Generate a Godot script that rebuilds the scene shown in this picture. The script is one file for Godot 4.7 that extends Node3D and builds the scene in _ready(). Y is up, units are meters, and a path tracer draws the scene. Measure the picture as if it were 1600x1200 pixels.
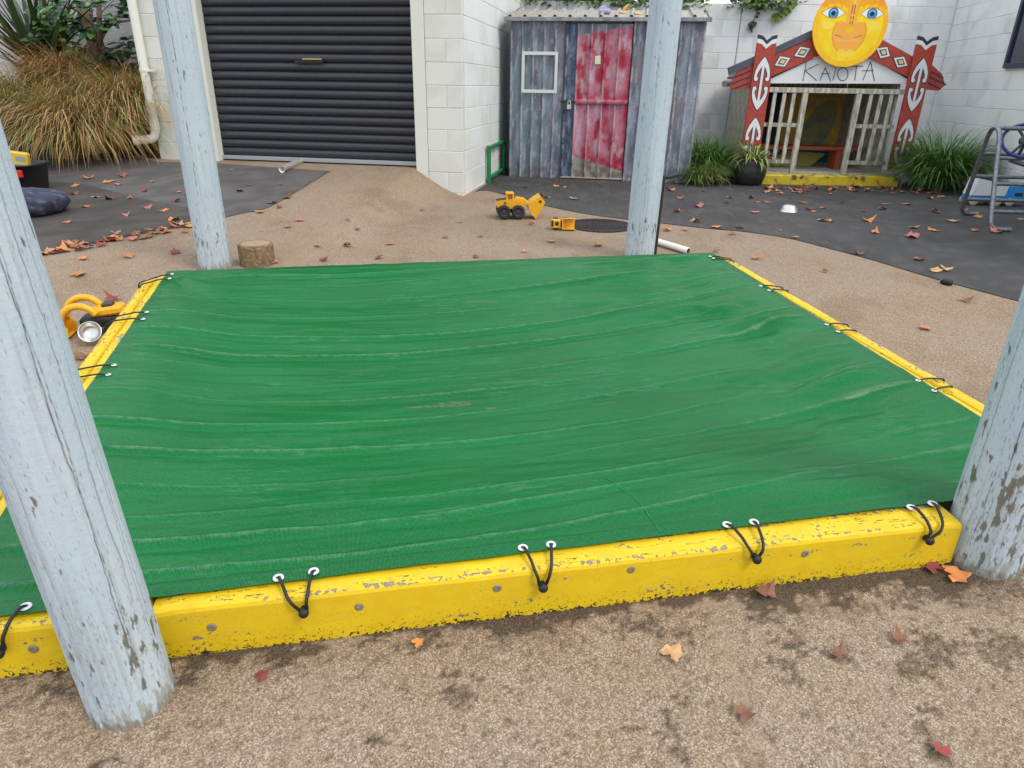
extends Node3D
# ---------- photograph-to-place geometry ----------
const FPX := 1060.0
const PITCH := 0.41539
const ROLL := 0.017453
const CAMH := 1.3
const SLOPE := 0.066
const YAW := -0.165806           # the garage, the shed and the right-hand wall share this turn
const CORNER := Vector3(-0.51, 0.0, -6.92)   # foot of the garage pillar
var cr: Vector3
var cu: Vector3
var cf: Vector3
var cam_at := Vector3(0, CAMH, 0)
var taken := {}
var cache := {}
var nA := FastNoiseLite.new()
var nB := FastNoiseLite.new()
var nC := FastNoiseLite.new()
var rng := RandomNumberGenerator.new()

func setup_rays():
	var f0 := Vector3(0, -sin(PITCH), -cos(PITCH))
	var u0 := Vector3(0, cos(PITCH), -sin(PITCH))
	cf = f0
	cr = Vector3.RIGHT * cos(ROLL) + u0 * sin(ROLL)
	cu = u0 * cos(ROLL) - Vector3.RIGHT * sin(ROLL)

func ray(px, py) -> Vector3:
	return (cr * (px - 800.0) - cu * (py - 600.0) + cf * FPX).normalized()

func smin(a: float, b: float, k: float) -> float:
	var h: float = maxf(k - absf(a - b), 0.0) / k
	return minf(a, b) - h * h * k * 0.25

func plane_y(z: float) -> float:
	return SLOPE * (-z - 1.2)

# height of the ground: rises away from the sandpit, levels out, ramps up to the garage floor
func gy(x: float, z: float) -> float:
	var base := smin(plane_y(z), 0.27, 0.08)
	var rx := x - CORNER.x
	var rz := z - CORNER.z
	var a := -0.9863 * rx - 0.165 * rz
	var b := -0.165 * rx + 0.9863 * rz
	var ramp: float = 0.53 - 0.12 * maxf(b, 0.0) - maxf(0.5 - a, 0.0) * 0.62
	return -smin(-base, -ramp, 0.12)

func gp(px, py, lift := 0.0) -> Vector3:
	var r := ray(px, py)
	var t0 := 0.4
	var t1 := 0.4
	while t1 < 40.0:
		var q := cam_at + r * t1
		if q.y < gy(q.x, q.z) + lift: break
		t0 = t1
		t1 += 0.08
	for i in 24:
		var m := (t0 + t1) * 0.5
		var q := cam_at + r * m
		if q.y < gy(q.x, q.z) + lift: t1 = m
		else: t0 = m
	return cam_at + r * t0

func on_plane(px, py, p0: Vector3, n: Vector3) -> Vector3:
	var r := ray(px, py)
	return cam_at + r * ((p0 - cam_at).dot(n) / r.dot(n))

func at_z(px, py, z: float) -> Vector3:
	return on_plane(px, py, Vector3(0, 0, z), Vector3(0, 0, 1))

func at_front(px, py, b: float) -> Vector3:    # plane parallel to the garage front, b metres in front of it
	var w := Vector3(0.165, 0, -0.9863)
	return on_plane(px, py, CORNER - w * b, w)

# ---------- naming ----------
func numbered(n: String) -> String:
	if not taken.has(n):
		taken[n] = 0
		return n
	taken[n] += 1
	return "%s_%03d" % [n, taken[n]]

func thing(called, label, category, at := Vector3.ZERO, turn := 0.0, group := "") -> Node3D:
	var o := Node3D.new()
	o.name = numbered(called)
	add_child(o)
	o.position = at
	o.rotation.y = turn
	meta(o, label, category, group)
	return o

func meta(o, label, category, group := ""):
	o.set_meta("label", label)
	o.set_meta("category", category)
	if group != "": o.set_meta("group", group)

func obj(called, mesh, m, parent = self) -> MeshInstance3D:
	var o := MeshInstance3D.new()
	if mesh is SurfaceTool: mesh = fin(mesh)
	o.mesh = mesh
	o.material_override = m
	o.name = numbered(called) if parent == self else called
	parent.add_child(o, true)
	return o

func struct(called, mesh, m) -> MeshInstance3D:
	var o := obj(called, mesh, m)
	o.set_meta("kind", "structure")
	return o

# ---------- mesh building ----------
func S(smooth := false) -> SurfaceTool:
	var st := SurfaceTool.new()
	st.begin(Mesh.PRIMITIVE_TRIANGLES)
	st.set_smooth_group(1 if smooth else -1)
	return st

func fin(st: SurfaceTool) -> ArrayMesh:
	st.index()
	st.generate_normals()
	return st.commit()

func tri(st: SurfaceTool, a, b, c):
	st.add_vertex(a); st.add_vertex(b); st.add_vertex(c)

func quad(st: SurfaceTool, a, b, c, d):
	tri(st, a, b, c); tri(st, a, c, d)

# bevelled box centred on xf
func box(st: SurfaceTool, size: Vector3, at := Vector3.ZERO, bev := 0.003, bas := Basis.IDENTITY):
	var h := size * 0.5
	var v: float = minf(bev, minf(h.x, minf(h.y, h.z)) * 0.6)
	st.set_smooth_group(-1)
	var P := func(x, y, z, ax) -> Vector3:
		var q := Vector3(x * h.x, y * h.y, z * h.z)
		if ax != 0: q.x -= x * v
		if ax != 1: q.y -= y * v
		if ax != 2: q.z -= z * v
		return at + bas * q
	for s in [-1, 1]:
		var f := func(a, b, c, d):
			if s > 0: quad(st, a, d, c, b)
			else: quad(st, a, b, c, d)
		f.call(P.call(s, -1, -1, 0), P.call(s, 1, -1, 0), P.call(s, 1, 1, 0), P.call(s, -1, 1, 0))
		f.call(P.call(-1, s, -1, 1), P.call(-1, s, 1, 1), P.call(1, s, 1, 1), P.call(1, s, -1, 1))
		f.call(P.call(-1, -1, s, 2), P.call(1, -1, s, 2), P.call(1, 1, s, 2), P.call(-1, 1, s, 2))
		for t in [-1, 1]:
			var e := func(a, b, c, d):
				if s * t > 0: quad(st, a, b, c, d)
				else: quad(st, a, d, c, b)
			e.call(P.call(s, t, -1, 0), P.call(s, t, 1, 0), P.call(s, t, 1, 1), P.call(s, t, -1, 1))
			e.call(P.call(-1, s, t, 1), P.call(1, s, t, 1), P.call(1, s, t, 2), P.call(-1, s, t, 2))
			e.call(P.call(t, -1, s, 2), P.call(t, 1, s, 2), P.call(t, 1, s, 0), P.call(t, -1, s, 0))
			for r in [-1, 1]:
				if s * t * r > 0: tri(st, P.call(s, t, r, 0), P.call(s, t, r, 2), P.call(s, t, r, 1))
				else: tri(st, P.call(s, t, r, 0), P.call(s, t, r, 1), P.call(s, t, r, 2))

func bar(st: SurfaceTool, a: Vector3, b: Vector3, w: float, t: float, bev := 0.002, upish := Vector3(0, 0, 1)):
	var d := (b - a)
	var y := d.normalized()
	if absf(y.dot(upish)) > 0.95: upish = Vector3(1, 0, 0)
	var x := y.cross(upish).normalized()
	var z := x.cross(y)
	box(st, Vector3(w, d.length(), t), (a + b) * 0.5, bev, Basis(x, y, z))

func ring(c: Vector3, x: Vector3, y: Vector3, r: float, n: int) -> Array:
	var a := []
	for i in n:
		var t := TAU * i / n
		a.append(c + (x * cos(t) + y * sin(t)) * r)
	return a

func join_rings(st: SurfaceTool, A: Array, B: Array):
	var n := A.size()
	for i in n:
		var j := (i + 1) % n
		quad(st, A[i], B[i], B[j], A[j])

func tube(st: SurfaceTool, pts: Array, rad, n := 10, cap := true):
	st.set_smooth_group(1)
	var prev := []
	var x := Vector3.ZERO
	for i in pts.size():
		var p: Vector3 = pts[i]
		var d: Vector3
		if i == 0: d = pts[1] - p
		elif i == pts.size() - 1: d = p - pts[i - 1]
		else: d = (pts[i + 1] - p).normalized() + (p - pts[i - 1]).normalized()
		d = d.normalized()
		if i == 0:
			x = d.cross(Vector3.UP if absf(d.y) < 0.9 else Vector3.RIGHT).normalized()
		else:
			x = (x - d * x.dot(d)).normalized()
		var y := d.cross(x)
		var r: float = rad[i] if rad is Array else rad
		var rg := ring(p, x, y, r, n)
		if i > 0: join_rings(st, prev, rg)
		if cap and (i == 0 or i == pts.size() - 1):
			st.set_smooth_group(-1)
			for k in range(1, n - 1):
				if i == 0: tri(st, rg[0], rg[k], rg[k + 1])
				else: tri(st, rg[0], rg[k + 1], rg[k])
			st.set_smooth_group(1)
		prev = rg

func arc_pts(ctrl: Array, n := 6, rr := 0.05) -> Array:   # a polyline with rounded corners
	var out := [ctrl[0]]
	for i in range(1, ctrl.size() - 1):
		var p: Vector3 = ctrl[i]
		var a: Vector3 = ctrl[i - 1] - p
		var b: Vector3 = ctrl[i + 1] - p
		var l: float = minf(rr, minf(a.length(), b.length()) * 0.48)
		var q0 := p + a.normalized() * l
		var q1 := p + b.normalized() * l
		for k in n + 1:
			var t := float(k) / n
			out.append(q0.lerp(p, t).lerp(p.lerp(q1, t), t))
	out.append(ctrl[-1])
	return out

func lathe(st: SurfaceTool, prof: Array, n := 24, at := Vector3.ZERO, bas := Basis.IDENTITY, smooth := true):
	st.set_smooth_group(1 if smooth else -1)
	var prev := []
	for p in prof:
		var rg := []
		for i in n:
			var t := TAU * i / n
			rg.append(at + bas * Vector3(cos(t) * p.x, p.y, sin(t) * p.x))
		if prev.size() > 0:
			join_rings(st, prev, rg)
		prev = rg

# flat plate: polygon in xy at depth z (front), thickness back along -z, small bevel optional
func plate(st: SurfaceTool, poly: PackedVector2Array, z: float, th: float):
	st.set_smooth_group(-1)
	if Geometry2D.is_polygon_clockwise(poly):
		var q := poly.duplicate()
		q.reverse()
		poly = q
	var ix := Geometry2D.triangulate_polygon(poly)
	for i in range(0, ix.size(), 3):
		var a := poly[ix[i]]
		var b := poly[ix[i + 1]]
		var c := poly[ix[i + 2]]
		if (b - a).cross(c - a) > 0:
			var s := b
			b = c
			c = s
		tri(st, Vector3(a.x, a.y, z), Vector3(b.x, b.y, z), Vector3(c.x, c.y, z))
		tri(st, Vector3(a.x, a.y, z - th), Vector3(c.x, c.y, z - th), Vector3(b.x, b.y, z - th))
	var n := poly.size()
	for i in n:
		var a := poly[i]
		var b := poly[(i + 1) % n]
		quad(st, Vector3(a.x, a.y, z), Vector3(b.x, b.y, z), Vector3(b.x, b.y, z - th), Vector3(a.x, a.y, z - th))

func px_poly(list: Array, z: float) -> PackedVector2Array:
	var o := PackedVector2Array()
	for p in list:
		var q := at_z(p[0], p[1], z)
		o.append(Vector2(q.x, q.y))
	return o

func ellipse(c: Vector2, rx: float, ry: float, n := 16) -> PackedVector2Array:
	var o := PackedVector2Array()
	for i in n:
		o.append(c + Vector2(cos(TAU * i / n) * rx, sin(TAU * i / n) * ry))
	return o

func union(list: Array) -> PackedVector2Array:
	var cur: PackedVector2Array = list[0]
	for i in range(1, list.size()):
		var r := Geometry2D.merge_polygons(cur, list[i])
		var best: PackedVector2Array = r[0]
		for k in r:
			if k.size() > best.size(): best = k
		cur = best
	return cur

# a heightfield given by a function, with vertex colours, shared vertices
func grid_mesh(nu: int, nv: int, f: Callable, colf = null, closed := false) -> ArrayMesh:
	var V := PackedVector3Array()
	var N := PackedVector3Array()
	var C := PackedColorArray()
	var U := PackedVector2Array()
	var I := PackedInt32Array()
	V.resize((nu + 1) * (nv + 1)); N.resize(V.size()); U.resize(V.size())
	if colf != null: C.resize(V.size())
	for j in nv + 1:
		for i in nu + 1:
			var k := j * (nu + 1) + i
			V[k] = f.call(float(i) / nu, float(j) / nv)
			U[k] = Vector2(float(i) / nu, float(j) / nv)
			if colf != null: C[k] = colf.call(float(i) / nu, float(j) / nv, V[k])
	for j in nv + 1:
		for i in nu + 1:
			var i0 := i - 1
			var i1 := i + 1
			if closed:
				if i0 < 0: i0 = nu - 1
				if i1 > nu: i1 = 1
			i0 = maxi(i0, 0); i1 = mini(i1, nu)
			var j0 := maxi(j - 1, 0)
			var j1 := mini(j + 1, nv)
			var a := V[j * (nu + 1) + i1] - V[j * (nu + 1) + i0]
			var b := V[j1 * (nu + 1) + i] - V[j0 * (nu + 1) + i]
			N[j * (nu + 1) + i] = b.cross(a).normalized()
	for j in nv:
		for i in nu:
			var k := j * (nu + 1) + i
			I.append_array([k, k + 1, k + nu + 2, k, k + nu + 2, k + nu + 1])
	var A := []
	A.resize(Mesh.ARRAY_MAX)
	A[Mesh.ARRAY_VERTEX] = V
	A[Mesh.ARRAY_NORMAL] = N
	A[Mesh.ARRAY_TEX_UV] = U
	if colf != null: A[Mesh.ARRAY_COLOR] = C
	A[Mesh.ARRAY_INDEX] = I
	var m := ArrayMesh.new()
	m.add_surface_from_arrays(Mesh.PRIMITIVE_TRIANGLES, A)
	return m

# ---------- materials ----------
func lin(r, g, b) -> Color:
	return Color(r, g, b).linear_to_srgb()

func mat(r, g, b, rough := 0.7, metal := 0.0, spec := 0.5) -> StandardMaterial3D:
	var m := StandardMaterial3D.new()
	m.albedo_color = lin(r, g, b)
	m.roughness = rough
	m.metallic = metal
	m.metallic_specular = spec
	m.cull_mode = BaseMaterial3D.CULL_DISABLED
	return m

func vmat(rough := 0.8, spec := 0.5) -> StandardMaterial3D:
	var m := mat(1, 1, 1, rough, 0, spec)
	m.vertex_color_use_as_albedo = true
	return m

func noise(seed_, freq, oct := 4, type := FastNoiseLite.TYPE_SIMPLEX) -> FastNoiseLite:
	var n := FastNoiseLite.new()
	n.seed = seed_
	n.frequency = freq
	n.fractal_octaves = oct
	n.noise_type = type
	return n

func ntex(n: FastNoiseLite, size: int, cols: Array, normal := 0.0) -> NoiseTexture2D:
	var t := NoiseTexture2D.new()
	t.width = size
	t.height = size
	t.seamless = true
	t.generate_mipmaps = true
	t.noise = n
	if normal > 0.0:
		t.as_normal_map = true
		t.bump_strength = normal
	else:
		var g := Gradient.new()
		g.offsets = PackedFloat32Array()
		var off := PackedFloat32Array()
		var cc := PackedColorArray()
		for c in cols:
			off.append(c[0])
			cc.append(lin(c[1], c[2], c[3]))
		g.offsets = off
		g.colors = cc
		t.color_ramp = g
	return t

# world-triplanar grain over a base colour: tex multiplies albedo_color
func grained(m: StandardMaterial3D, metres: float, tex, norm = null, ns := 0.5) -> StandardMaterial3D:
	m.uv1_triplanar = true
	m.uv1_world_triplanar = true
	m.uv1_scale = Vector3.ONE / metres
	if tex != null: m.albedo_texture = tex
	if norm != null:
		m.normal_enabled = true
		m.normal_texture = norm
		m.normal_scale = ns
	return m

func cmix(a: Color, b: Color, t: float) -> Color:
	return a.lerp(b, clampf(t, 0.0, 1.0))

func sstep(a: float, b: float, x: float) -> float:
	return smoothstep(a, b, x)

# ---------- the scene ----------
func _ready():
	setup_rays()
	rng.seed = 20240
	var cam := Camera3D.new()
	cam.name = "camera"
	add_child(cam)
	cam.transform = Transform3D(Basis(cr, cu, -cf), cam_at)
	cam.fov = rad_to_deg(2.0 * atan(600.0 / FPX))
	cam.near = 0.05
	cam.far = 200.0
	cam.current = true
	var we := WorldEnvironment.new()
	we.name = "world_environment"
	var env := Environment.new()
	env.background_mode = Environment.BG_SKY
	var sky := Sky.new()
	var sm := ProceduralSkyMaterial.new()
	sm.sky_top_color = Color(0.905, 0.935, 0.97)
	sm.sky_horizon_color = Color(0.79, 0.81, 0.83)
	sm.sky_curve = 0.25
	sm.ground_bottom_color = Color(0.45, 0.43, 0.40)
	sm.ground_horizon_color = Color(0.62, 0.61, 0.60)
	sm.sky_energy_multiplier = 1.0
	sky.sky_material = sm
	env.sky = sky
	env.tonemap_mode = Environment.TONE_MAPPER_LINEAR
	env.tonemap_exposure = 1.68
	env.sdfgi_enabled = true
	env.ssao_enabled = true
	env.ssil_enabled = true
	we.environment = env
	add_child(we)
	var sun := DirectionalLight3D.new()
	sun.name = "sun"
	sun.light_color = Color(1.0, 0.97, 0.93)
	sun.light_energy = 0.4
	sun.light_angular_distance = 20.0
	sun.shadow_enabled = true
	add_child(sun)
	sun.look_at_from_position(Vector3(6.0, 9.0, 1.0), Vector3(0, 0, -3.5))
	nA = noise(11, 1.0, 4)
	nB = noise(23, 1.0, 5)
	nC = noise(37, 1.0, 3)
	build_ground()
	build_garage()
	build_walls()
	build_shed()
	build_playhouse()
	build_posts()
	build_sandpit()
	build_plants()
	build_toys()
	build_furniture()
	build_leaves()

# ---------- ground ----------
var gx := PackedFloat32Array()
var gz := PackedFloat32Array()

func tan_colour(x: float, z: float) -> Color:
	var n := nA.get_noise_2d(x * 1.1, z * 1.1)
	var m := nB.get_noise_2d(x * 4.0, z * 4.0)
	var c := Color(1.08, 1.05, 1.04).lerp(Color(0.90, 0.84, 0.77), clampf(0.35 + n * 0.6 + m * 0.35 + 0.3 * nB.get_noise_2d(x * 16.0, z * 16.0), 0.0, 1.0))
	# grey silt washed against and in front of the sandpit timber, in torn streaks
	var line: float = -1.39 - 0.178 * x           # front of the timber
	var dist := z - line
	if dist > -0.1 and x > -2.2 and x < 3.2 and z > -2.4:
		var fine := nB.get_noise_2d(x * 32.0, z * 34.0)
		var streak := nC.get_noise_2d(x * 3.2, z * 5.5) * 0.75 + nB.get_noise_2d(x * 9.0, z * 11.0) * 0.6 + fine * 0.55
		var reach := 0.036 + 0.03 * nA.get_noise_2d(x * 2.0 + 9.0, 3.0) + 0.07 * sstep(0.4, 1.5, x)
		var silt := sstep(-0.010, 0.010, reach - dist + streak * 0.06)
		var film := sstep(-0.02, 0.06, reach * 1.5 + 0.02 - dist + streak * 0.10) * (0.55 + fine * 0.8)
		var patch := sstep(0.0, 0.08, nA.get_noise_2d(x * 2.3 + 31.0, z * 2.9) * 0.9 + streak * 0.45 - 0.42 + 0.38 * sstep(0.4, 1.5, x) - dist * 0.5)
		var spot := sstep(0.40, 0.50, nB.get_noise_2d(x * 19.0 + 5.0, z * 19.0)) * 0.55
		var k := clampf(maxf(maxf(silt, film * 0.7), maxf(patch * (0.65 + fine * 0.6), spot)), 0, 1)
		c = c.lerp(Color(0.24, 0.225, 0.205), k * 0.9)
	# damp strip along the far sides
	var damp := sstep(0.18, 0.5, nA.get_noise_2d(x * 0.9 + 70.0, z * 0.9) + 0.5 * nB.get_noise_2d(x * 3.0, z * 3.0))
	return c.lerp(Color(0.66, 0.58, 0.50), damp * (0.38 if z < -2.0 else 0.0))

func asphalt_colour(x: float, z: float) -> Color:
	var n := nA.get_noise_2d(x * 0.8, z * 0.8)
	var m := nB.get_noise_2d(x * 2.2, z * 2.2)
	var c := Color(0.40, 0.395, 0.395).lerp(Color(0.29, 0.29, 0.29), clampf(0.5 + n * 0.8, 0, 1))
	c = c.lerp(Color(0.56, 0.54, 0.52), sstep(0.05, 0.5, m) * 0.55)
	var f := nB.get_noise_2d(x * 9.0, z * 9.0)
	return c.lerp(Color(0.80, 0.76, 0.70), sstep(0.30, 0.5, f) * 0.35)

func brown_colour(x: float, z: float) -> Color:
	var m := nB.get_noise_2d(x * 2.3, z * 3.0)
	return Color(0.36, 0.315, 0.275).lerp(Color(0.60, 0.54, 0.49), clampf(0.40 + m * 1.1 + 0.5 * nB.get_noise_2d(x * 9.0, z * 12.0), 0, 1) * 0.8)

func greyish_colour(x: float, z: float) -> Color:
	var m := nB.get_noise_2d(x * 2.3, z * 3.0)
	return Color(0.84, 0.77, 0.75).lerp(Color(0.55, 0.51, 0.505), clampf(0.5 + m * 1.1 + 0.5 * nB.get_noise_2d(x * 9.0, z * 12.0), 0, 1))

func sheet(poly: PackedVector2Array, lift: float, colf: Callable) -> ArrayMesh:
	var V := PackedVector3Array()
	var N := PackedVector3Array()
	var C := PackedColorArray()
	var I := PackedInt32Array()
	var box2 := Rect2(poly[0], Vector2.ZERO)
	for p in poly: box2 = box2.expand(p)
	for j in gz.size() - 1:
		var z0 := gz[j + 1]
		var z1 := gz[j]
		if z1 < box2.position.y or z0 > box2.end.y: continue
		for i in gx.size() - 1:
			var x0 := gx[i]
			var x1 := gx[i + 1]
			if x1 < box2.position.x or x0 > box2.end.x: continue
			var cell := PackedVector2Array([Vector2(x0, z0), Vector2(x1, z0), Vector2(x1, z1), Vector2(x0, z1)])
			var inside := 0
			for q in cell:
				if Geometry2D.is_point_in_polygon(q, poly): inside += 1
			var parts := [cell]
			if inside < 4:
				parts = Geometry2D.intersect_polygons(cell, poly)
			for pt in parts:
				var ix := Geometry2D.triangulate_polygon(pt)
				var b := V.size()
				for q in pt:
					V.append(Vector3(q.x, gy(q.x, q.y) + lift, q.y))
					var e := 0.03
					N.append(Vector3(gy(q.x - e, q.y) - gy(q.x + e, q.y), 2 * e, gy(q.x, q.y - e) - gy(q.x, q.y + e)).normalized())
					C.append(colf.call(q.x, q.y))
				for k in range(0, ix.size(), 3):
					var a := ix[k]
					var c1 := ix[k + 1]
					var c2 := ix[k + 2]
					if (pt[c1] - pt[a]).cross(pt[c2] - pt[a]) < 0.0:
						I.append_array([b + a, b + c2, b + c1])
					else:
						I.append_array([b + a, b + c1, b + c2])
	var A := []
	A.resize(Mesh.ARRAY_MAX)
	A[Mesh.ARRAY_VERTEX] = V
	A[Mesh.ARRAY_NORMAL] = N
	A[Mesh.ARRAY_COLOR] = C
	A[Mesh.ARRAY_INDEX] = I
	var m := ArrayMesh.new()
	m.add_surface_from_arrays(Mesh.PRIMITIVE_TRIANGLES, A)
	return m

func flat_px(list: Array) -> PackedVector2Array:
	var o := PackedVector2Array()
	for p in list:
		var q := gp(p[0], p[1])
		o.append(Vector2(q.x, q.z))
	return o

func smooth_line(p: PackedVector2Array, n := 4) -> PackedVector2Array:
	var o := PackedVector2Array()
	for i in p.size() - 1:
		var p0 := p[maxi(i - 1, 0)]
		var p3 := p[mini(i + 2, p.size() - 1)]
		for k in n:
			o.append(p[i].cubic_interpolate(p[i + 1], p0, p3, float(k) / n))
	o.append(p[-1])
	return o

func build_ground():
	var xs := []
	var x := -1.75
	var step := 0.0115
	while x < 2.2:
		xs.append(x)
		x += step
	var g := step
	while x < 14.0:
		xs.append(x)
		g *= 1.055
		x += g
	x = -1.75 - step
	g = step
	while x > -14.0:
		xs.append(x)
		g *= 1.055
		x -= g
	xs.append(-14.0)
	xs.append(14.0)
	xs.sort()
	gx = PackedFloat32Array(xs)
	for z in [9.0, 5.0, 3.0, 2.0, 1.2, 0.6, 0.2, 0.0, -0.3, -0.5, -0.7]: gz.append(z)
	var d := 0.8
	while d < 24.0:
		gz.append(-d)
		d += 0.0092 if d < 1.8 else d * 0.016
	# pale brown exposed-aggregate paving
	var cell := noise(5, 0.30, 1, FastNoiseLite.TYPE_CELLULAR)
	cell.fractal_type = FastNoiseLite.FRACTAL_NONE
	cell.cellular_return_type = FastNoiseLite.RETURN_CELL_VALUE
	var cell2 := noise(5, 0.30, 1, FastNoiseLite.TYPE_CELLULAR)
	cell2.fractal_type = FastNoiseLite.FRACTAL_NONE
	cell2.cellular_return_type = FastNoiseLite.RETURN_DISTANCE
	var tm := vmat(0.85, 0.35)
	grained(tm, 1.0, ntex(cell, 1024, [[0.0, 0.165, 0.122, 0.085], [0.25, 0.245, 0.183, 0.130], [0.6, 0.32, 0.245, 0.178], [0.82, 0.40, 0.313, 0.235], [1.0, 0.55, 0.46, 0.365]]), ntex(cell2, 1024, [], 6.0), 0.6)
	var full := PackedVector2Array([Vector2(-13.9, -23.5), Vector2(13.9, -23.5), Vector2(13.9, 8.9), Vector2(-13.9, 8.9)])
	struct("ground_paving", sheet(full, 0.0, tan_colour), tm)
	# black asphalt
	var gr := noise(9, 0.2, 3)
	var am := vmat(0.75, 0.4)
	grained(am, 0.9, ntex(gr, 1024, [[0.0, 0.06, 0.06, 0.062], [0.4, 0.12, 0.12, 0.125], [0.6, 0.17, 0.168, 0.172], [0.8, 0.27, 0.265, 0.26], [1.0, 0.48, 0.46, 0.44]]), ntex(noise(10, 0.2, 2), 1024, [], 3.0), 0.45)
	var e := smooth_line(flat_px([[742, 300], [762, 298], [800, 308], [862, 324], [912, 334], [975, 343], [1040, 350], [1100, 357], [1167, 363], [1233, 373], [1300, 390], [1367, 408], [1433, 428], [1500, 447], [1598, 473]]))
	e.append_array(PackedVector2Array([Vector2(4.1, -2.9), Vector2(6.2, -1.4), Vector2(8.0, -1.0), Vector2(9.0, -14.0), Vector2(-0.2, -14.0), Vector2(-0.3, -8.0)]))
	struct("asphalt_road", sheet(e, 0.005, asphalt_colour), am)
	# left patch: brown-black strip, and the greyer slab above it
	var e2 := smooth_line(flat_px([[20, 412], [61, 401], [107, 388], [160, 379], [227, 365], [307, 351], [373, 335], [410, 328], [440, 314], [480, 290], [516, 268]]))
	e2.append_array(flat_px([[400, 260], [345, 256], [300, 254], [250, 254]]))
	e2.append_array(PackedVector2Array([Vector2(-6.5, -9.0), Vector2(-11.0, -8.0), Vector2(-9.0, -4.0)]))
	struct("asphalt_path", sheet(e2, 0.005, greyish_colour), am)
	var e3 := smooth_line(flat_px([[26, 409], [64, 399.5], [107, 387], [160, 378], [227, 364], [300, 351], [312, 341], [309, 331], [240, 316], [170, 299], [120, 288], [40, 284]]))
	e3.append_array(PackedVector2Array([Vector2(-8.0, -6.2), Vector2(-8.0, -4.4)]))
	struct("asphalt_path_worn", sheet(e3, 0.010, brown_colour), am)

# ---------- block walls ----------
func block_mesh(w: float, h: float, d: float) -> ArrayMesh:
	var key := "blk%d_%d_%d" % [roundi(w * 1000), roundi(h * 1000), roundi(d * 1000)]
	if not cache.has(key):
		var st := S()
		box(st, Vector3(w, h, d), Vector3.ZERO, 0.004)
		cache[key] = fin(st)
	return cache[key]

# blocks on the face z=0 of parent, from x0 to x1, courses from y0
func lay_blocks(parent: Node3D, x0: float, x1: float, y0: float, n: int, mats: Array, flip := 0, ch := 0.196, bl := 0.4, side := false):
	for c in n:
		var x := x0
		var first := true
		while x < x1 - 0.01:
			var l := bl
			if first and (c + flip) % 2 == 1: l = bl * 0.5
			first = false
			if x + l > x1 - 0.06: l = x1 - x
			var o := obj("block", block_mesh(l - 0.003, ch - 0.003, 0.1), mats[rng.randi() % mats.size()], parent)
			var p := Vector3(x + l * 0.5, y0 + (c + 0.5) * ch, -0.05 + rng.randf_range(-0.0012, 0.0012))
			if side:
				o.position = Vector3(p.z, p.y, -p.x)
				o.rotation.y = PI / 2
			else:
				o.position = p
			x += l

func paint_mats(r, g, b, stain := 0.35) -> Array:
	var out := []
	var nt := ntex(noise(51, 0.35, 3), 512, [], 1.2)
	for k in 3:
		var f := 1.0 + (k - 1) * 0.010
		var m := mat(1, 1, 1, 0.62, 0, 0.4)
		var nn := noise(60 + k, 0.006, 5)
		var s := 1.0 - stain
		grained(m, 2.3 + k * 0.37, ntex(nn, 512, [[0.0, r * f * s, g * f * s * 0.98, b * f * s * 0.95], [0.34, r * f * 0.93, g * f * 0.93, b * f * 0.92], [0.5, r * f, g * f, b * f], [1.0, r * f * 1.03, g * f * 1.03, b * f * 1.04]]), nt, 0.18)
		out.append(m)
	return out

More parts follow.
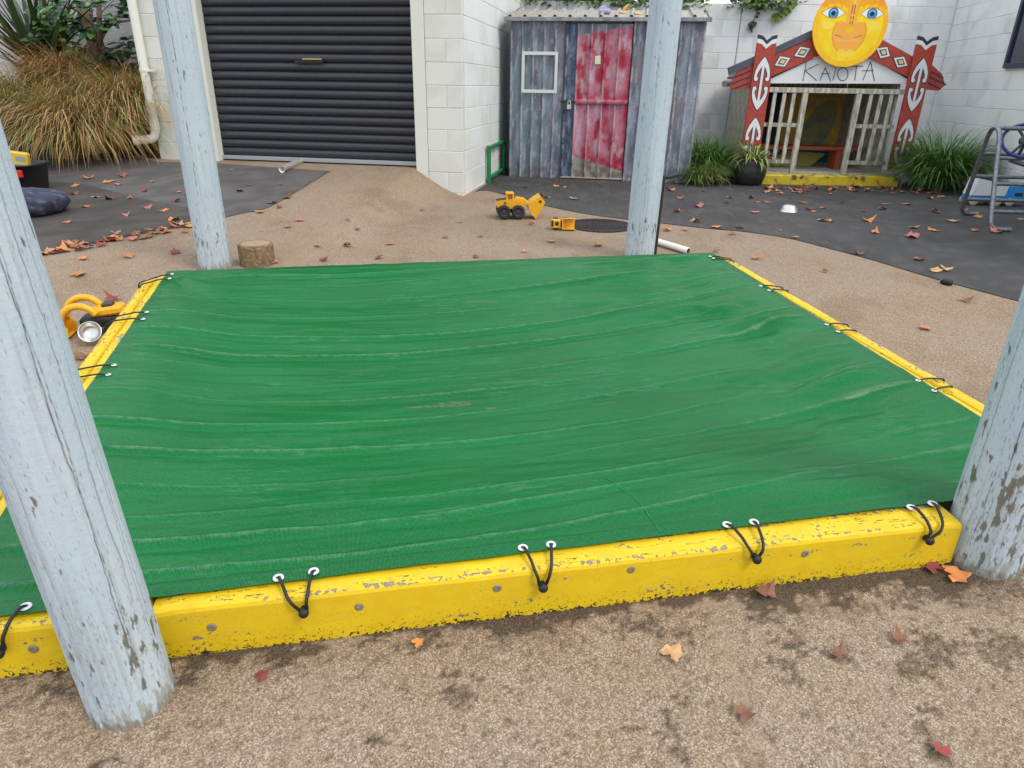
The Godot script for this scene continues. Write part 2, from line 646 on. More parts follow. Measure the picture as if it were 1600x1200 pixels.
func build_garage():
	var cream := paint_mats(0.70, 0.715, 0.675, 0.10)
	var pale := paint_mats(0.77, 0.81, 0.80, 0.10)  # side face coloured paler than the front, its brighter light painted in
	var t := thing("garage", "cream painted concrete block garage with dark ribbed roller door", "garage", Vector3(CORNER.x, 0, CORNER.z), YAW)
	var bed := mat(0.68, 0.69, 0.63, 0.8)
	# side wall and front pier share a corner
	var st := S()
	box(st, Vector3(0.34, 2.7, 0.30), Vector3(-0.176, 1.44, -0.156), 0.002)
	box(st, Vector3(0.15, 2.7, 3.3), Vector3(-0.081, 1.44, -1.96), 0.002)
	var pier := obj("wall", st, bed, t)
	lay_blocks(pier, -0.355, 0.0, 0.108, 13, cream, 0, 0.196, 0.4)
	var sidewall := Node3D.new()
	for c in 13:
		var z := 0.1
		var first := true
		while z < 3.6:
			var l := 0.4
			if first: l = 0.3 if c % 2 == 0 else 0.1
			if first and c % 2 == 1: l = 0.1
			first = false
			var o := obj("block", block_mesh(l - 0.003, 0.193, 0.1), pale[rng.randi() % 3], pier)
			o.position = Vector3(-0.05 + rng.randf_range(-0.001, 0.001), 0.108 + (c + 0.5) * 0.196, -z - l * 0.5)
			o.rotation.y = PI / 2
			z += l
	sidewall.free()
	# left pier
	st = S()
	box(st, Vector3(0.52, 2.4, 0.20), Vector3(-3.0, 1.62, -0.106), 0.002)
	box(st, Vector3(0.15, 2.4, 3.0), Vector3(-3.18, 1.62, -1.7), 0.002)
	var lp := obj("wall", st, bed, t)
	lay_blocks(lp, -3.27, -2.73, 0.50, 12, cream, 1, 0.196, 0.4)
	# header above the door and roof slab
	st = S()
	box(st, Vector3(2.40, 0.35, 0.2), Vector3(-1.545, 2.62, -0.105), 0.003)
	obj("lintel", st, cream[0], t)
	st = S()
	box(st, Vector3(3.6, 0.12, 3.9), Vector3(-1.6, 2.89, -1.75), 0.004)
	obj("roof", st, mat(0.35, 0.36, 0.36, 0.7), t)
	# door frame
	var jm := grained(mat(0.68, 0.70, 0.63, 0.5), 1.0, null, ntex(noise(70, 0.05, 3), 256, [], 1.0), 0.2)
	for x in [-0.418, -2.665]:
		st = S()
		box(st, Vector3(0.122, 2.35, 0.11), Vector3(x, 1.32 + 0.1, -0.05), 0.004)
		obj("door_frame", st, jm, t)
	# roller door: a curtain of interlocked slats
	st = S()
	box(st, Vector3(2.14, 2.1, 0.01), Vector3(-1.545, 1.55, -0.135), 0.001)
	var dk := mat(0.028, 0.03, 0.042, 0.38, 0.0, 0.5)
	grained(dk, 0.7, ntex(noise(81, 0.02, 4), 512, [[0.0, 0.70, 0.70, 0.72], [0.5, 1, 1, 1], [0.8, 1.0, 1.0, 1.0], [1.0, 1.9, 1.8, 1.7]]))
	dk.albedo_color = lin(0.030, 0.032, 0.043)
	var door := obj("roller_door", st, dk, t)
	var prof := [Vector2(-0.0395, -0.016), Vector2(-0.034, -0.002), Vector2(-0.022, 0.006), Vector2(-0.006, 0.0095), Vector2(0.010, 0.008), Vector2(0.024, 0.002), Vector2(0.031, -0.006), Vector2(0.036, -0.010), Vector2(0.0395, -0.016)]
	st = S(true)
	for i in prof.size() - 1:
		var a: Vector2 = prof[i]
		var b: Vector2 = prof[i + 1]
		quad(st, Vector3(-1.06, a.x, a.y), Vector3(-1.06, b.x, b.y), Vector3(1.06, b.x, b.y), Vector3(1.06, a.x, a.y))
	var slat := fin(st)
	for i in 24:
		var o := obj("slat", slat, dk, door)
		o.position = Vector3(-1.545, 0.622 + i * 0.0805, -0.108 + rng.randf_range(-0.001, 0.001))
	st = S()
	box(st, Vector3(2.12, 0.038, 0.05), Vector3(-1.545, 0.562, -0.095), 0.003)
	obj("bottom_rail", st, mat(0.42, 0.44, 0.47, 0.45, 0.6), door)
	st = S()
	box(st, Vector3(0.29, 0.028, 0.018), Vector3(-1.55, 1.475, -0.085), 0.003)
	obj("lock_plate", st, mat(0.012, 0.012, 0.013, 0.4), door)
	st = S()
	box(st, Vector3(0.20, 0.016, 0.03), Vector3(-1.505, 1.495, -0.07), 0.004)
	obj("handle", st, mat(0.52, 0.38, 0.13, 0.35, 0.7), door)
	# white downpipe on the left pier
	var d := thing("downpipe", "white plastic downpipe with an elbow at its foot beside the garage door", "pipe", t.transform * Vector3(-3.235, 0, 0.05), YAW)
	st = S()
	tube(st, arc_pts([Vector3(0, 2.75, 0.0), Vector3(0, 0.80, 0.0), Vector3(-0.03, 0.73, 0.02), Vector3(-0.17, 0.72, 0.14)], 6, 0.07), 0.042, 16)
	var wp := mat(0.74, 0.74, 0.68, 0.4)
	obj("pipe", st, wp, d)
	st = S()
	tube(st, [Vector3(0, 0.82, 0), Vector3(0, 0.90, 0)], 0.049, 16)
	obj("socket", st, wp, d)
	st = S()
	tube(st, [Vector3(-0.13, 0.722, 0.105), Vector3(-0.175, 0.719, 0.145)], 0.049, 16)
	obj("socket", st, wp, d)
	st = S()
	box(st, Vector3(0.13, 0.022, 0.05), Vector3(0.035, 1.37, -0.005), 0.003)
	lathe(st, [Vector2(0.045, 1.355), Vector2(0.047, 1.36), Vector2(0.047, 1.385), Vector2(0.045, 1.39)], 16)
	obj("bracket", st, wp, d)

func build_walls():
	# courtyard back wall
	var wm := paint_mats(0.79, 0.805, 0.81, 0.24)
	var bed := mat(0.76, 0.77, 0.77, 0.85)
	var t := thing("block_wall", "pale grey painted concrete block wall behind the shed and playhouse", "wall", Vector3(0, 0, -10.15), 0.0)
	var st := S()
	box(st, Vector3(3.2, 2.14, 0.14), Vector3(1.33, 1.15, -0.077), 0.002)
	obj("mortar_bed", st, bed, t)
	st = S()
	box(st, Vector3(2.9, 2.7, 0.14), Vector3(4.39, 1.45, -0.077), 0.002)
	obj("mortar_bed", st, bed, t)
	lay_blocks(t, -0.3, 2.93, 0.19, 11, wm, 0, 0.1935)
	lay_blocks(t, 2.945, 5.72, 0.19, 14, wm, 1, 0.1935)
	# right-hand wall
	t = thing("block_wall", "pale grey stained block wall with dark window beside the steel climbing frame", "wall", Vector3(5.73, 0, -10.15), YAW - PI / 2)
	st = S()
	box(st, Vector3(6.6, 2.9, 0.14), Vector3(3.3, 1.6, -0.077), 0.002)
	obj("mortar_bed", st, bed, t)
	lay_blocks(t, 0.0, 5.6, 0.17, 14, wm, 0, 0.1935)
	# window in the right-hand wall
	var w := on_plane(1582, 70, t.position, t.transform.basis.z)
	var l := t.transform.affine_inverse() * w
	st = S()
	for s in [[Vector3(1.2, 0.05, 0.06), Vector3(0.6, -0.21, 0.01)], [Vector3(1.2, 0.05, 0.06), Vector3(0.6, 0.65, 0.01)], [Vector3(0.05, 0.81, 0.06), Vector3(0.025, 0.22, 0.01)], [Vector3(0.05, 0.81, 0.06), Vector3(1.175, 0.22, 0.01)]]:
		box(st, s[0], Vector3(l.x, l.y, 0) + s[1], 0.003)
	var f := obj("window_frame", st, mat(0.02, 0.035, 0.07, 0.5), t)
	st = S()
	box(st, Vector3(1.1, 0.81, 0.01), Vector3(l.x + 0.6, l.y + 0.22, 0.012), 0.001)
	obj("pane", st, mat(0.012, 0.02, 0.035, 0.08), f)
	# rendered wall behind the planting on the left
	t = thing("rendered_wall", "smooth grey rendered wall behind the flax and the tussock grass", "wall", Vector3(CORNER.x, 0, CORNER.z), YAW)
	st = S()
	box(st, Vector3(6.2, 2.7, 0.16), Vector3(-6.42, 1.6, -1.55), 0.004)
	var rm := mat(1, 1, 1, 0.8)
	grained(rm, 2.6, ntex(noise(90, 0.007, 5), 512, [[0.0, 0.26, 0.26, 0.27], [0.4, 0.40, 0.40, 0.42], [0.6, 0.47, 0.47, 0.49], [1.0, 0.56, 0.57, 0.60]]), ntex(noise(91, 0.1, 3), 512, [], 2.0), 0.3)
	obj("render", st, rm, t)

# ---------- shed ----------
func shed_colour(x: float, y: float) -> Color:
	var a := nA.get_noise_2d(x * 7.0, y * 1.1)
	var b := nB.get_noise_2d(x * 3.0 + 40.0, y * 0.9)
	var c := nC.get_noise_2d(x * 16.0, y * 4.0)
	var col := Color(0.12, 0.15, 0.20).lerp(Color(0.30, 0.34, 0.42), clampf(0.5 + a * 1.3, 0, 1))
	col = col.lerp(Color(0.24, 0.21, 0.24), clampf(b * 1.4, 0, 0.8))
	col = col.lerp(Color(0.13, 0.25, 0.29), 0.7 * sstep(0.0, 0.35, b + 0.35 * (1.0 - absf(x - 0.18) * 4.0) + 0.25 - absf(y - 0.75) * 0.6) * (0.75 if x < 0.45 else 0.15))
	col = col.lerp(Color(0.30, 0.13, 0.12), sstep(0.30, 0.5, c + (0.15 if y > 1.35 and x < 0.5 else 0.0)) * 0.28)
	col = col.lerp(Color(0.55, 0.58, 0.62), sstep(0.34, 0.55, nC.get_noise_2d(x * 22.0 + 5.0, y * 3.0)) * 0.4)
	# bare rusty foot of the sheets
	return col.lerp(Color(0.16, 0.12, 0.10), sstep(0.05, 0.4, nB.get_noise_2d(x * 12.0, y * 14.0) + 0.35 - y * 3.0) * 0.7)

func shed_door_colour(x: float, y: float) -> Color:
	var u := (x - 0.756) / 0.614
	if x < 0.756:
		var k := nA.get_noise_2d(x * 14.0, y * 3.0)
		return Color(0.05, 0.075, 0.13).lerp(Color(0.17, 0.23, 0.33), clampf(0.4 + k * 1.2, 0, 1)).lerp(Color(0.06, 0.06, 0.06), sstep(0.25, 0.4, nC.get_noise_2d(x * 20.0, y * 9.0) - y * 0.1))
	if y < 0.27 - 0.16 * u:
		return Color(0.17, 0.14, 0.11).lerp(Color(0.34, 0.32, 0.29), clampf(0.5 + 1.5 * nC.get_noise_2d(x * 9.0, y * 6.0) + (y - 0.14) * 2.0, 0, 1))
	if y > 1.545 + 0.10 * u: return shed_colour(x, y)
	var n := nA.get_noise_2d(x * 4.0, y * 1.6) + 0.35 * nB.get_noise_2d(x * 22.0, y * 5.0)
	var fade := sstep(-0.5, 0.45, n + 0.12)
	var red := Color(0.38, 0.012, 0.045)
	var pink := Color(0.54, 0.22, 0.30)
	var low := sstep(0.18, 0.0, y - (0.27 - 0.16 * u)) + sstep(0.12, 0.0, absf(y - 0.90)) * 0.7 + sstep(0.86, 1.0, u) * 0.8
	var col := pink.lerp(red, clampf(1.0 - fade + low * (0.6 + n), 0, 1))
	return col.lerp(Color(0.55, 0.50, 0.55), sstep(0.30, 0.75, nC.get_noise_2d(x * 9.0, y * 2.5) + 0.30 * (1.0 - u)) * 0.6)

func ribbed(x0: float, w: float, y0: float, y1: float, z: float, colf: Callable, rows := 70) -> ArrayMesh:
	var pr := [Vector2(0, 0), Vector2(0.006, 0.024), Vector2(0.020, 0.024), Vector2(0.028, 0.0), Vector2(w * 0.36, 0.0), Vector2(w * 0.52, 0.002), Vector2(w * 0.68, 0.0), Vector2(w * 0.84, 0.0), Vector2(w, 0)]
	var n := pr.size() - 1
	return grid_mesh(n, rows, func(u, v):
		var p: Vector2 = pr[roundi(u * n)]
		return Vector3(x0 + p.x, lerpf(y0, y1, v), z + p.y + 0.004 * nA.get_noise_2d(x0 * 3.0 + p.x, v * 2.0)),
		func(u, _v, q):
		var c: Color = colf.call(q.x, q.y)
		var i := roundi(u * n)
		if i == 1 or i == 2: c = c.lerp(Color(0.55, 0.57, 0.60), clampf(0.18 + 0.8 * nB.get_noise_2d(x0 * 9.0, q.y * 5.0), 0, 0.5))  # rib crests painted paler, a highlight put into the colour
		return c)

func build_shed():
	var p0 := gp(795, 276)
	var t := thing("garden_shed", "weathered blue-grey metal shed with a faded red door and padlock", "shed", Vector3(p0.x, gy(p0.x, p0.z) + 0.0, p0.z), YAW)
	var vm := vmat(0.55, 0.45)
	grained(vm, 0.6, ntex(noise(101, 0.03, 5), 512, [[0.0, 0.70, 0.70, 0.71], [0.45, 0.90, 0.90, 0.90], [0.6, 0.95, 0.95, 0.95], [1.0, 1, 1, 1]]))
	var W := 2.12
	var Hs := 1.69
	for i in 5:
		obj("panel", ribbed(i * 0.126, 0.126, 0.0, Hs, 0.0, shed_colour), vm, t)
	for i in 6:
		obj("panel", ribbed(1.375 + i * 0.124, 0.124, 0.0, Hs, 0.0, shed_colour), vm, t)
	var st := S()
	box(st, Vector3(0.70, 0.12, 0.02), Vector3(1.0, 1.66, -0.012), 0.002)
	box(st, Vector3(0.02, Hs, 0.05), Vector3(0.622, Hs / 2, -0.02), 0.002)
	box(st, Vector3(0.02, Hs, 0.05), Vector3(1.385, Hs / 2, -0.02), 0.002)
	obj("door_frame", st, mat(0.10, 0.11, 0.12, 0.7), t)
	# door: one dark blue and four red ribbed sheets with rails
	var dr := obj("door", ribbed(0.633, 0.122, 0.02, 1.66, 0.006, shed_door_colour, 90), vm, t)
	for i in 4:
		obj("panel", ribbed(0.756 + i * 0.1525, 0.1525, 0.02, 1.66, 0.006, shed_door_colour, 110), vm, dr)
	var rail := grid_mesh(20, 3, func(u, v):
		var pr := [Vector2(-0.026, 0.006), Vector2(-0.024, 0.036), Vector2(0.024, 0.036), Vector2(0.026, 0.006)]
		var q: Vector2 = pr[roundi(v * 3)]
		return Vector3(lerpf(0.76, 1.365, u), 0.865 + q.x, q.y), func(u, v, q): return shed_door_colour(q.x, 0.90).lerp(Color(0.5, 0.16, 0.22), clampf(0.5 + nC.get_noise_2d(u * 9.0, v), 0, 1)))
	obj("rail", rail, vm, dr)
	st = S()
	box(st, Vector3(0.74, 0.016, 0.03), Vector3(1.0, 0.022, 0.015), 0.003)
	obj("bottom_rail", st, mat(0.36, 0.31, 0.27, 0.7), dr)
	st = S()
	bar(st, Vector3(0.60, 0.86, 0.04), Vector3(0.765, 0.865, 0.04), 0.022, 0.008)
	obj("latch", st, mat(0.035, 0.03, 0.028, 0.6, 0.4), dr)
	st = S()
	box(st, Vector3(0.05, 0.05, 0.02), Vector3(0.703, 0.805, 0.052), 0.006)
	tube(st, arc_pts([Vector3(0.688, 0.825, 0.052), Vector3(0.688, 0.868, 0.052), Vector3(0.718, 0.868, 0.052), Vector3(0.718, 0.825, 0.052)], 5, 0.016), 0.0055, 8)
	obj("padlock", st, mat(0.62, 0.60, 0.56, 0.35, 0.6), dr)
	st = S()
	box(st, Vector3(0.062, 0.085, 0.003), Vector3(1.0, 1.30, 0.033), 0.0005, Basis(Vector3(0, 0, 1), 0.06))
	obj("notice_card", st, mat(0.70, 0.66, 0.50, 0.7), dr)
	# white window trim on the left sheets
	st = S()
	for s in [[Vector3(0.41, 0.035, 0.012), Vector3(0.345, 1.36, 0.029)], [Vector3(0.41, 0.035, 0.012), Vector3(0.345, 0.965, 0.029)], [Vector3(0.032, 0.43, 0.013), Vector3(0.155, 1.162, 0.029)], [Vector3(0.032, 0.43, 0.013), Vector3(0.535, 1.162, 0.029)]]:
		box(st, s[0], s[1], 0.002)
	obj("window_frame", st, mat(0.68, 0.69, 0.70, 0.5), t)
	st = S()
	bar(st, Vector3(1.80, 0.04, 0.02), Vector3(1.83, 0.36, 0.018), 0.035, 0.006)
	obj("repair_strip", st, mat(0.62, 0.64, 0.66, 0.5), t)
	# sides, back, roof
	for x in [0.0, W]:
		for i in 6:
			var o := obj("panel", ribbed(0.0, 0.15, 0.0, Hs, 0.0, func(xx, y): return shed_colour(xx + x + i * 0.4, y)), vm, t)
			if x == 0.0:
				o.rotation.y = -PI / 2
				o.position = Vector3(-0.002, 0, -0.905 + i * 0.15)
			else:
				o.rotation.y = PI / 2
				o.position = Vector3(W + 0.002, 0, -0.005 - i * 0.15)
	st = S()
	box(st, Vector3(W - 0.02, Hs + 0.1, 0.01), Vector3(W / 2, (Hs + 0.1) / 2, -0.92), 0.001)
	obj("back_panel", st, mat(0.2, 0.22, 0.26, 0.6), t)
	st = S()
	box(st, Vector3(W + 0.14, 0.042, 0.05), Vector3(W / 2, Hs + 0.012, 0.045), 0.004)
	for x in [-0.06, W + 0.06]:
		bar(st, Vector3(x, Hs + 0.02, 0.02), Vector3(x, Hs + 0.20, -0.92), 0.03, 0.02, 0.003, Vector3(1, 0, 0))
	obj("fascia", st, grained(mat(1, 1, 1, 0.6), 0.8, ntex(noise(111, 0.02, 4), 256, [[0.0, 0.12, 0.12, 0.12], [0.5, 0.27, 0.27, 0.28], [1.0, 0.40, 0.41, 0.42]])), t)
	var roofm := grained(mat(1, 1, 1, 0.75), 0.7, ntex(noise(112, 0.025, 5), 512, [[0.0, 0.10, 0.09, 0.07], [0.4, 0.27, 0.25, 0.21], [0.6, 0.40, 0.38, 0.34], [1.0, 0.55, 0.54, 0.50]]))
	for i in 13:
		var w := 0.168
		var x := -0.03 + i * w
		st = S()
		var pr := [Vector2(0, 0), Vector2(0.012, 0.026), Vector2(0.036, 0.026), Vector2(0.048, 0.0), Vector2(w - 0.001, 0)]
		for k in 4:
			var a: Vector2 = pr[k]
			var b: Vector2 = pr[k + 1]
			quad(st, Vector3(x + a.x, Hs + 0.03 + a.y, 0.03), Vector3(x + a.x, Hs + 0.185 + a.y, -0.93), Vector3(x + b.x, Hs + 0.185 + b.y, -0.93), Vector3(x + b.x, Hs + 0.03 + b.y, 0.03))
		obj("roof_sheet", st, roofm, t)
	# back slope of the roof
	st = S()
	quad(st, Vector3(-0.06, Hs + 0.18, -0.935), Vector3(W + 0.06, Hs + 0.18, -0.935), Vector3(W + 0.06, Hs + 0.11, -1.1), Vector3(-0.06, Hs + 0.11, -1.1))
	obj("ridge_flashing", st, mat(0.03, 0.03, 0.03, 0.7), t)

# ---------- playhouse ----------
const PZ := -8.6

func motif(c: Vector2, w: float, h: float) -> PackedVector2Array:
	# double-headed anchor, point up and point down; unit half-height 1
	var f := func(pts: Array) -> PackedVector2Array:
		var o := PackedVector2Array()
		for p in pts: o.append(c + Vector2(p[0] * w * 0.5, p[1] * h * 0.5))
		return o
	var parts := []
	parts.append(f.call([[-0.15, -0.75], [0.15, -0.75], [0.15, 0.75], [-0.15, 0.75]]))
	for s in [1.0, -1.0]:
		parts.append(f.call([[0, 1.0 * s], [0.34, 0.86 * s], [0.66, 0.68 * s], [0.88, 0.48 * s], [0.95, 0.28 * s], [0.92, 0.18 * s], [0.66, 0.22 * s], [0.62, 0.36 * s], [0.44, 0.50 * s], [0.14, 0.66 * s], [-0.14, 0.66 * s], [-0.44, 0.50 * s], [-0.62, 0.36 * s], [-0.66, 0.22 * s], [-0.92, 0.18 * s], [-0.95, 0.28 * s], [-0.88, 0.48 * s], [-0.66, 0.68 * s], [-0.34, 0.86 * s]]))
		for t in [1.0, -1.0]:
			var e := ellipse(c + Vector2(0.70 * t * w * 0.5, 0.18 * s * h * 0.5), 0.24 * w * 0.5, 0.08 * h * 0.5, 12)
			parts.append(e)
	return union(parts)

func sun_image() -> ImageTexture:
	var n := 512
	var img := Image.create(n, n, true, Image.FORMAT_RGB8)
	var yellow := Color(0.98, 0.80, 0.06)
	var orange := Color(0.96, 0.60, 0.12)
	var peach := Color(0.97, 0.66, 0.30)
	var dark := Color(0.55, 0.25, 0.04)
	for j in n:
		for i in n:
			var x := (i + 0.5) / n * 2.0 - 1.0
			var y := 1.0 - (j + 0.5) / n * 2.0
			var nz := nB.get_noise_2d(x * 2.5, y * 2.5)
			var c := yellow.lerp(Color(0.99, 0.87, 0.10), clampf(0.5 + nz, 0, 1))
			# brow rays painted in orange
			if y > 0.42:
				var ang := atan2(x, y + 0.15)
				var s := sin(ang * 34.0 + nz * 2.0)
				if s > 0.15 and absf(x) > 0.16: c = c.lerp(orange, 0.55)
			var r := sqrt(x * x + y * y)
			if r > 0.86: c = c.lerp(orange, 0.35)
			# nose band
			var nw := 0.15 - 0.05 * (0.3 - y) if y > 0.1 else 0.13
			if absf(x) < nw and y > 0.0 and y < 1.0: c = c.lerp(peach, 0.75)
			if absf(x) < 0.04 and y > 0.5: c = c.lerp(Color(0.99, 0.82, 0.45), 0.6)
			for s in [-1.0, 1.0]:
				# brow
				var ex: float = x - s * 0.52
				var by: float = 0.50 + 0.10 * cos(clampf(ex * 3.5, -1.6, 1.6))
				if absf(ex) < 0.40 and absf(y - by) < 0.075: c = c.lerp(orange, 0.7)
				# eye
				var lid: float = 0.135 * (1.0 - pow(absf(ex / 0.30), 1.8))
				var ey: float = y - 0.30
				if absf(ex) < 0.30 and ey < lid and ey > -lid * 0.8:
					c = Color(0.93, 0.95, 0.96)
					var er: float = sqrt(pow(ex + s * 0.0, 2) + ey * ey)
					if er < 0.135:
						c = Color(0.22, 0.58, 0.82)
						if er > 0.112: c = Color(0.08, 0.25, 0.50)
						if er < 0.055: c = Color(0.03, 0.06, 0.16)
						if er < 0.10 and er > 0.06 and ey > 0.02: c = Color(0.40, 0.74, 0.90)
				elif absf(ex) < 0.33 and ey < lid + 0.03 and ey > -lid * 0.8 - 0.025:
					c = c.lerp(dark, 0.35)
				# cheek
				if pow((x - s * 0.62) / 0.16, 2) + pow((y - 0.02) / 0.11, 2) < 1.0: c = Color(0.99, 0.87, 0.32)
				# nostril wing
				if pow((x - s * 0.16) / 0.13, 2) + pow((y - 0.02) / 0.10, 2) < 1.0: c = c.lerp(Color(0.98, 0.76, 0.10), 0.8)
			# ladder marks down the nose
			for s in [-0.03, 0.035]:
				if absf(x - s + 0.03 * (y - 0.2)) < 0.011 and y > 0.0 and y < 0.52 and (y > 0.33 or fmod(y + 2.0, 0.12) < 0.08): c = dark
			# muzzle and mouth
			var mx := absf(x)
			if y < 0.10 and y > -0.62 and mx < 0.46 - 0.28 * pow((y + 0.18) / 0.5, 2) and y < 0.04 + mx * 0.35 - 0.12 + 0.1:
				c = c.lerp(peach, 0.85)
				if absf(mx - (0.46 - 0.28 * pow((y + 0.18) / 0.5, 2))) < 0.02: c = c.lerp(dark, 0.3)
			if absf(y + 0.27 + 0.05 * cos(x * 8.0)) < 0.012 and mx < 0.38: c = c.lerp(dark, 0.55)
			if pow(x / 0.36, 2) + pow((y + 0.33) / 0.05, 2) < 1.0: c = c.lerp(Color(0.98, 0.74, 0.42), 0.7)
			if mx < 0.10 and y < -0.04 and y > -0.20 + mx * 1.2: c = c.lerp(yellow, 0.8)
			if pow((mx - 0.12) / 0.12, 2) + pow((y + 0.66) / 0.10, 2) < 1.0: c = c.lerp(Color(0.99, 0.85, 0.28), 0.8)
			img.set_pixel(i, j, c)
	img.generate_mipmaps()
	return ImageTexture.create_from_image(img)

func mural_image() -> ImageTexture:
	var w := 384
	var h := 256
	var img := Image.create(w, h, true, Image.FORMAT_RGB8)
	for j in h:
		for i in w:
			var x := (i + 0.5) / w * 1.6
			var y := 1.0 - (j + 0.5) / h
			var n := nB.get_noise_2d(x * 4.0, y * 4.0)
			var c := Color(0.10, 0.15, 0.20).lerp(Color(0.16, 0.21, 0.26), clampf(0.5 + n, 0, 1))
			if pow((x - 0.80) / 0.46, 2) + pow((y - 0.62) / 0.52, 2) < 1.0:
				c = Color(0.85, 0.66, 0.22).lerp(Color(0.70, 0.60, 0.34), clampf(0.5 + n * 1.2, 0, 1))
				if pow((x - 0.86 - (y - 0.5) * 0.3) / 0.19, 2) + pow((y - 0.52) / 0.34, 2) < 1.0: c = Color(0.62, 0.58, 0.38).lerp(Color(0.50, 0.52, 0.42), clampf(0.5 + n * 2.0, 0, 1))
			if y < 0.28 + 0.02 * sin(x * 14.0): c = Color(0.12, 0.32, 0.42)
			if absf(y - 0.285 - 0.02 * sin(x * 14.0)) < 0.008: c = Color(0.60, 0.34, 0.26)
			img.set_pixel(i, j, c)
	img.generate_mipmaps()
	return ImageTexture.create_from_image(img)

func uv_quad(p: Vector3, w: float, h: float) -> ArrayMesh:
	var st := S()
	var c := [Vector3(p.x, p.y, p.z), Vector3(p.x, p.y + h, p.z), Vector3(p.x + w, p.y + h, p.z), Vector3(p.x + w, p.y, p.z)]
	var u := [Vector2(0, 1), Vector2(0, 0), Vector2(1, 0), Vector2(1, 1)]
	for k in [0, 1, 2, 0, 2, 3]:
		st.set_uv(u[k])
		st.add_vertex(c[k])
	return fin(st)

func build_playhouse():
	var t := thing("playhouse", "small playhouse with red carved-style boards, white name panel and sun face", "playhouse")
	var base_y := 0.27
	var wear := ntex(noise(131, 0.02, 5), 512, [[0.0, 0.72, 0.70, 0.70], [0.45, 0.95, 0.95, 0.95], [1.0, 1.08, 1.08, 1.08]])
	var red := grained(mat(1, 1, 1, 0.5), 0.9, wear)
	red.albedo_color = lin(0.42, 0.055, 0.035)
	var white := mat(0.74, 0.76, 0.78, 0.5)
	var navy := mat(0.025, 0.03, 0.05, 0.5)
	var cap := grained(mat(1, 1, 1, 0.55), 0.9, wear)
	cap.albedo_color = lin(0.085, 0.09, 0.12)
	var cream := mat(0.66, 0.56, 0.28, 0.5)
	var st: SurfaceTool
	# upright boards
	for s in [[2.688, 2.905, 0.42, 1.775, 2.797], [4.478, 4.705, 0.44, 1.79, 4.59]]:
		var x0: float = s[0]
		var x1: float = s[1]
		var y0: float = s[2]
		var y1: float = s[3]
		var xm: float = s[4]
		var yo := y1 + 0.085
		st = S()
		plate(st, PackedVector2Array([Vector2(x0, y0), Vector2(x1, y0), Vector2(x1, y1), Vector2(lerpf(x1, xm, 0.5), y1 - 0.012), Vector2(xm, y1 - 0.06), Vector2(lerpf(x0, xm, 0.5), y1 - 0.012), Vector2(x0, y1)]), PZ + 0.06, 0.03)
		var b := obj("upright_board", st, red, t)
		# white and dark bands along the notched top
		for k in [[0.0, 0.045, white], [0.045, 0.085, navy]]:
			st = S()
			var d0: float = k[0]
			var d1: float = k[1]
			var lo := [[x0, y1 + d0], [lerpf(x0, xm, 0.5), y1 - 0.012 + d0], [xm, y1 - 0.06 + d0], [lerpf(x1, xm, 0.5), y1 - 0.012 + d0], [x1, y1 + d0]]
			var poly := PackedVector2Array()
			for p in lo: poly.append(Vector2(p[0], p[1] + 0.001))
			for m in range(4, -1, -1): poly.append(Vector2(lo[m][0], lo[m][1] + (d1 - d0) - 0.001))
			plate(st, poly, PZ + 0.06, 0.03)
			obj("top_band", st, k[2], b)
		for cy in [y1 - 0.42, y1 - 1.06]:
			var m := motif(Vector2((x0 + x1) * 0.5, cy), 0.185, 0.56)
			st = S()
			for q in Geometry2D.offset_polygon(m, 0.008): plate(st, q, PZ + 0.0625, 0.004)
			obj("motif_outline", st, navy, b)
			st = S()
			plate(st, m, PZ + 0.065, 0.004)
			obj("motif", st, white, b)
	# sloping barge boards
	var lower_l := px_poly([[1272, 88], [1266, 60], [1320, 38], [1326, 66]], PZ)
	var L0 := px_poly([[1139, 133], [1145, 141], [1170, 138], [1201, 121], [1300, 77.5], [1321, 68], [1321, 37], [1266, 60], [1207, 86], [1150, 113]], PZ)
	st = S()
	plate(st, L0, PZ + 0.026, 0.024)
	var bl := obj("barge_board", st, red, t)
	var R0 := px_poly([[1475, 133], [1464, 142], [1447, 140], [1418, 121], [1354, 89], [1323, 73], [1323, 36], [1375, 61], [1422, 87], [1455, 102], [1470, 116]], PZ)
	st = S()
	plate(st, R0, PZ + 0.026, 0.024)
	var br := obj("barge_board", st, red, t)
	st = S()
	plate(st, px_poly([[1137, 106], [1208, 75], [1266, 48], [1321, 23], [1321, 37], [1266, 59.5], [1207, 85.5], [1150, 112.5], [1139, 118]], PZ), PZ + 0.036, 0.05)
	obj("ridge_capping", st, cap, bl)
	# dark finger lines at the ends
	for k in [[1145, 121, 1171, 111], [1141, 131, 1170, 120], [1146, 138, 1169, 130]]:
		st = S()
		bar(st, at_z(k[0], k[1], PZ) + Vector3(0, 0, 0.028), at_z(k[2], k[3], PZ) + Vector3(0, 0, 0.028), 0.014, 0.005, 0.001)
		obj("finger_line", st, navy, bl)
	for k in [[1453, 112, 1472, 122], [1450, 120, 1476, 132], [1447, 129, 1468, 139]]:
		st = S()
		bar(st, at_z(k[0], k[1], PZ) + Vector3(0, 0, 0.028), at_z(k[2], k[3], PZ) + Vector3(0, 0, 0.028), 0.014, 0.005, 0.001)
		obj("finger_line", st, navy, br)
	# diamonds
	var dia := [[[[1207.5, 103], [1217, 87], [1235, 90], [1225, 105.5]], bl], [[[1238, 88.5], [1248.5, 72], [1266, 75], [1255.5, 91.5]], bl], [[[1366, 75], [1385, 72.5], [1389.5, 88.5], [1373, 92.5]], br], [[[1393, 90], [1411, 87.5], [1417, 103.5], [1399.5, 106.5]], br]]
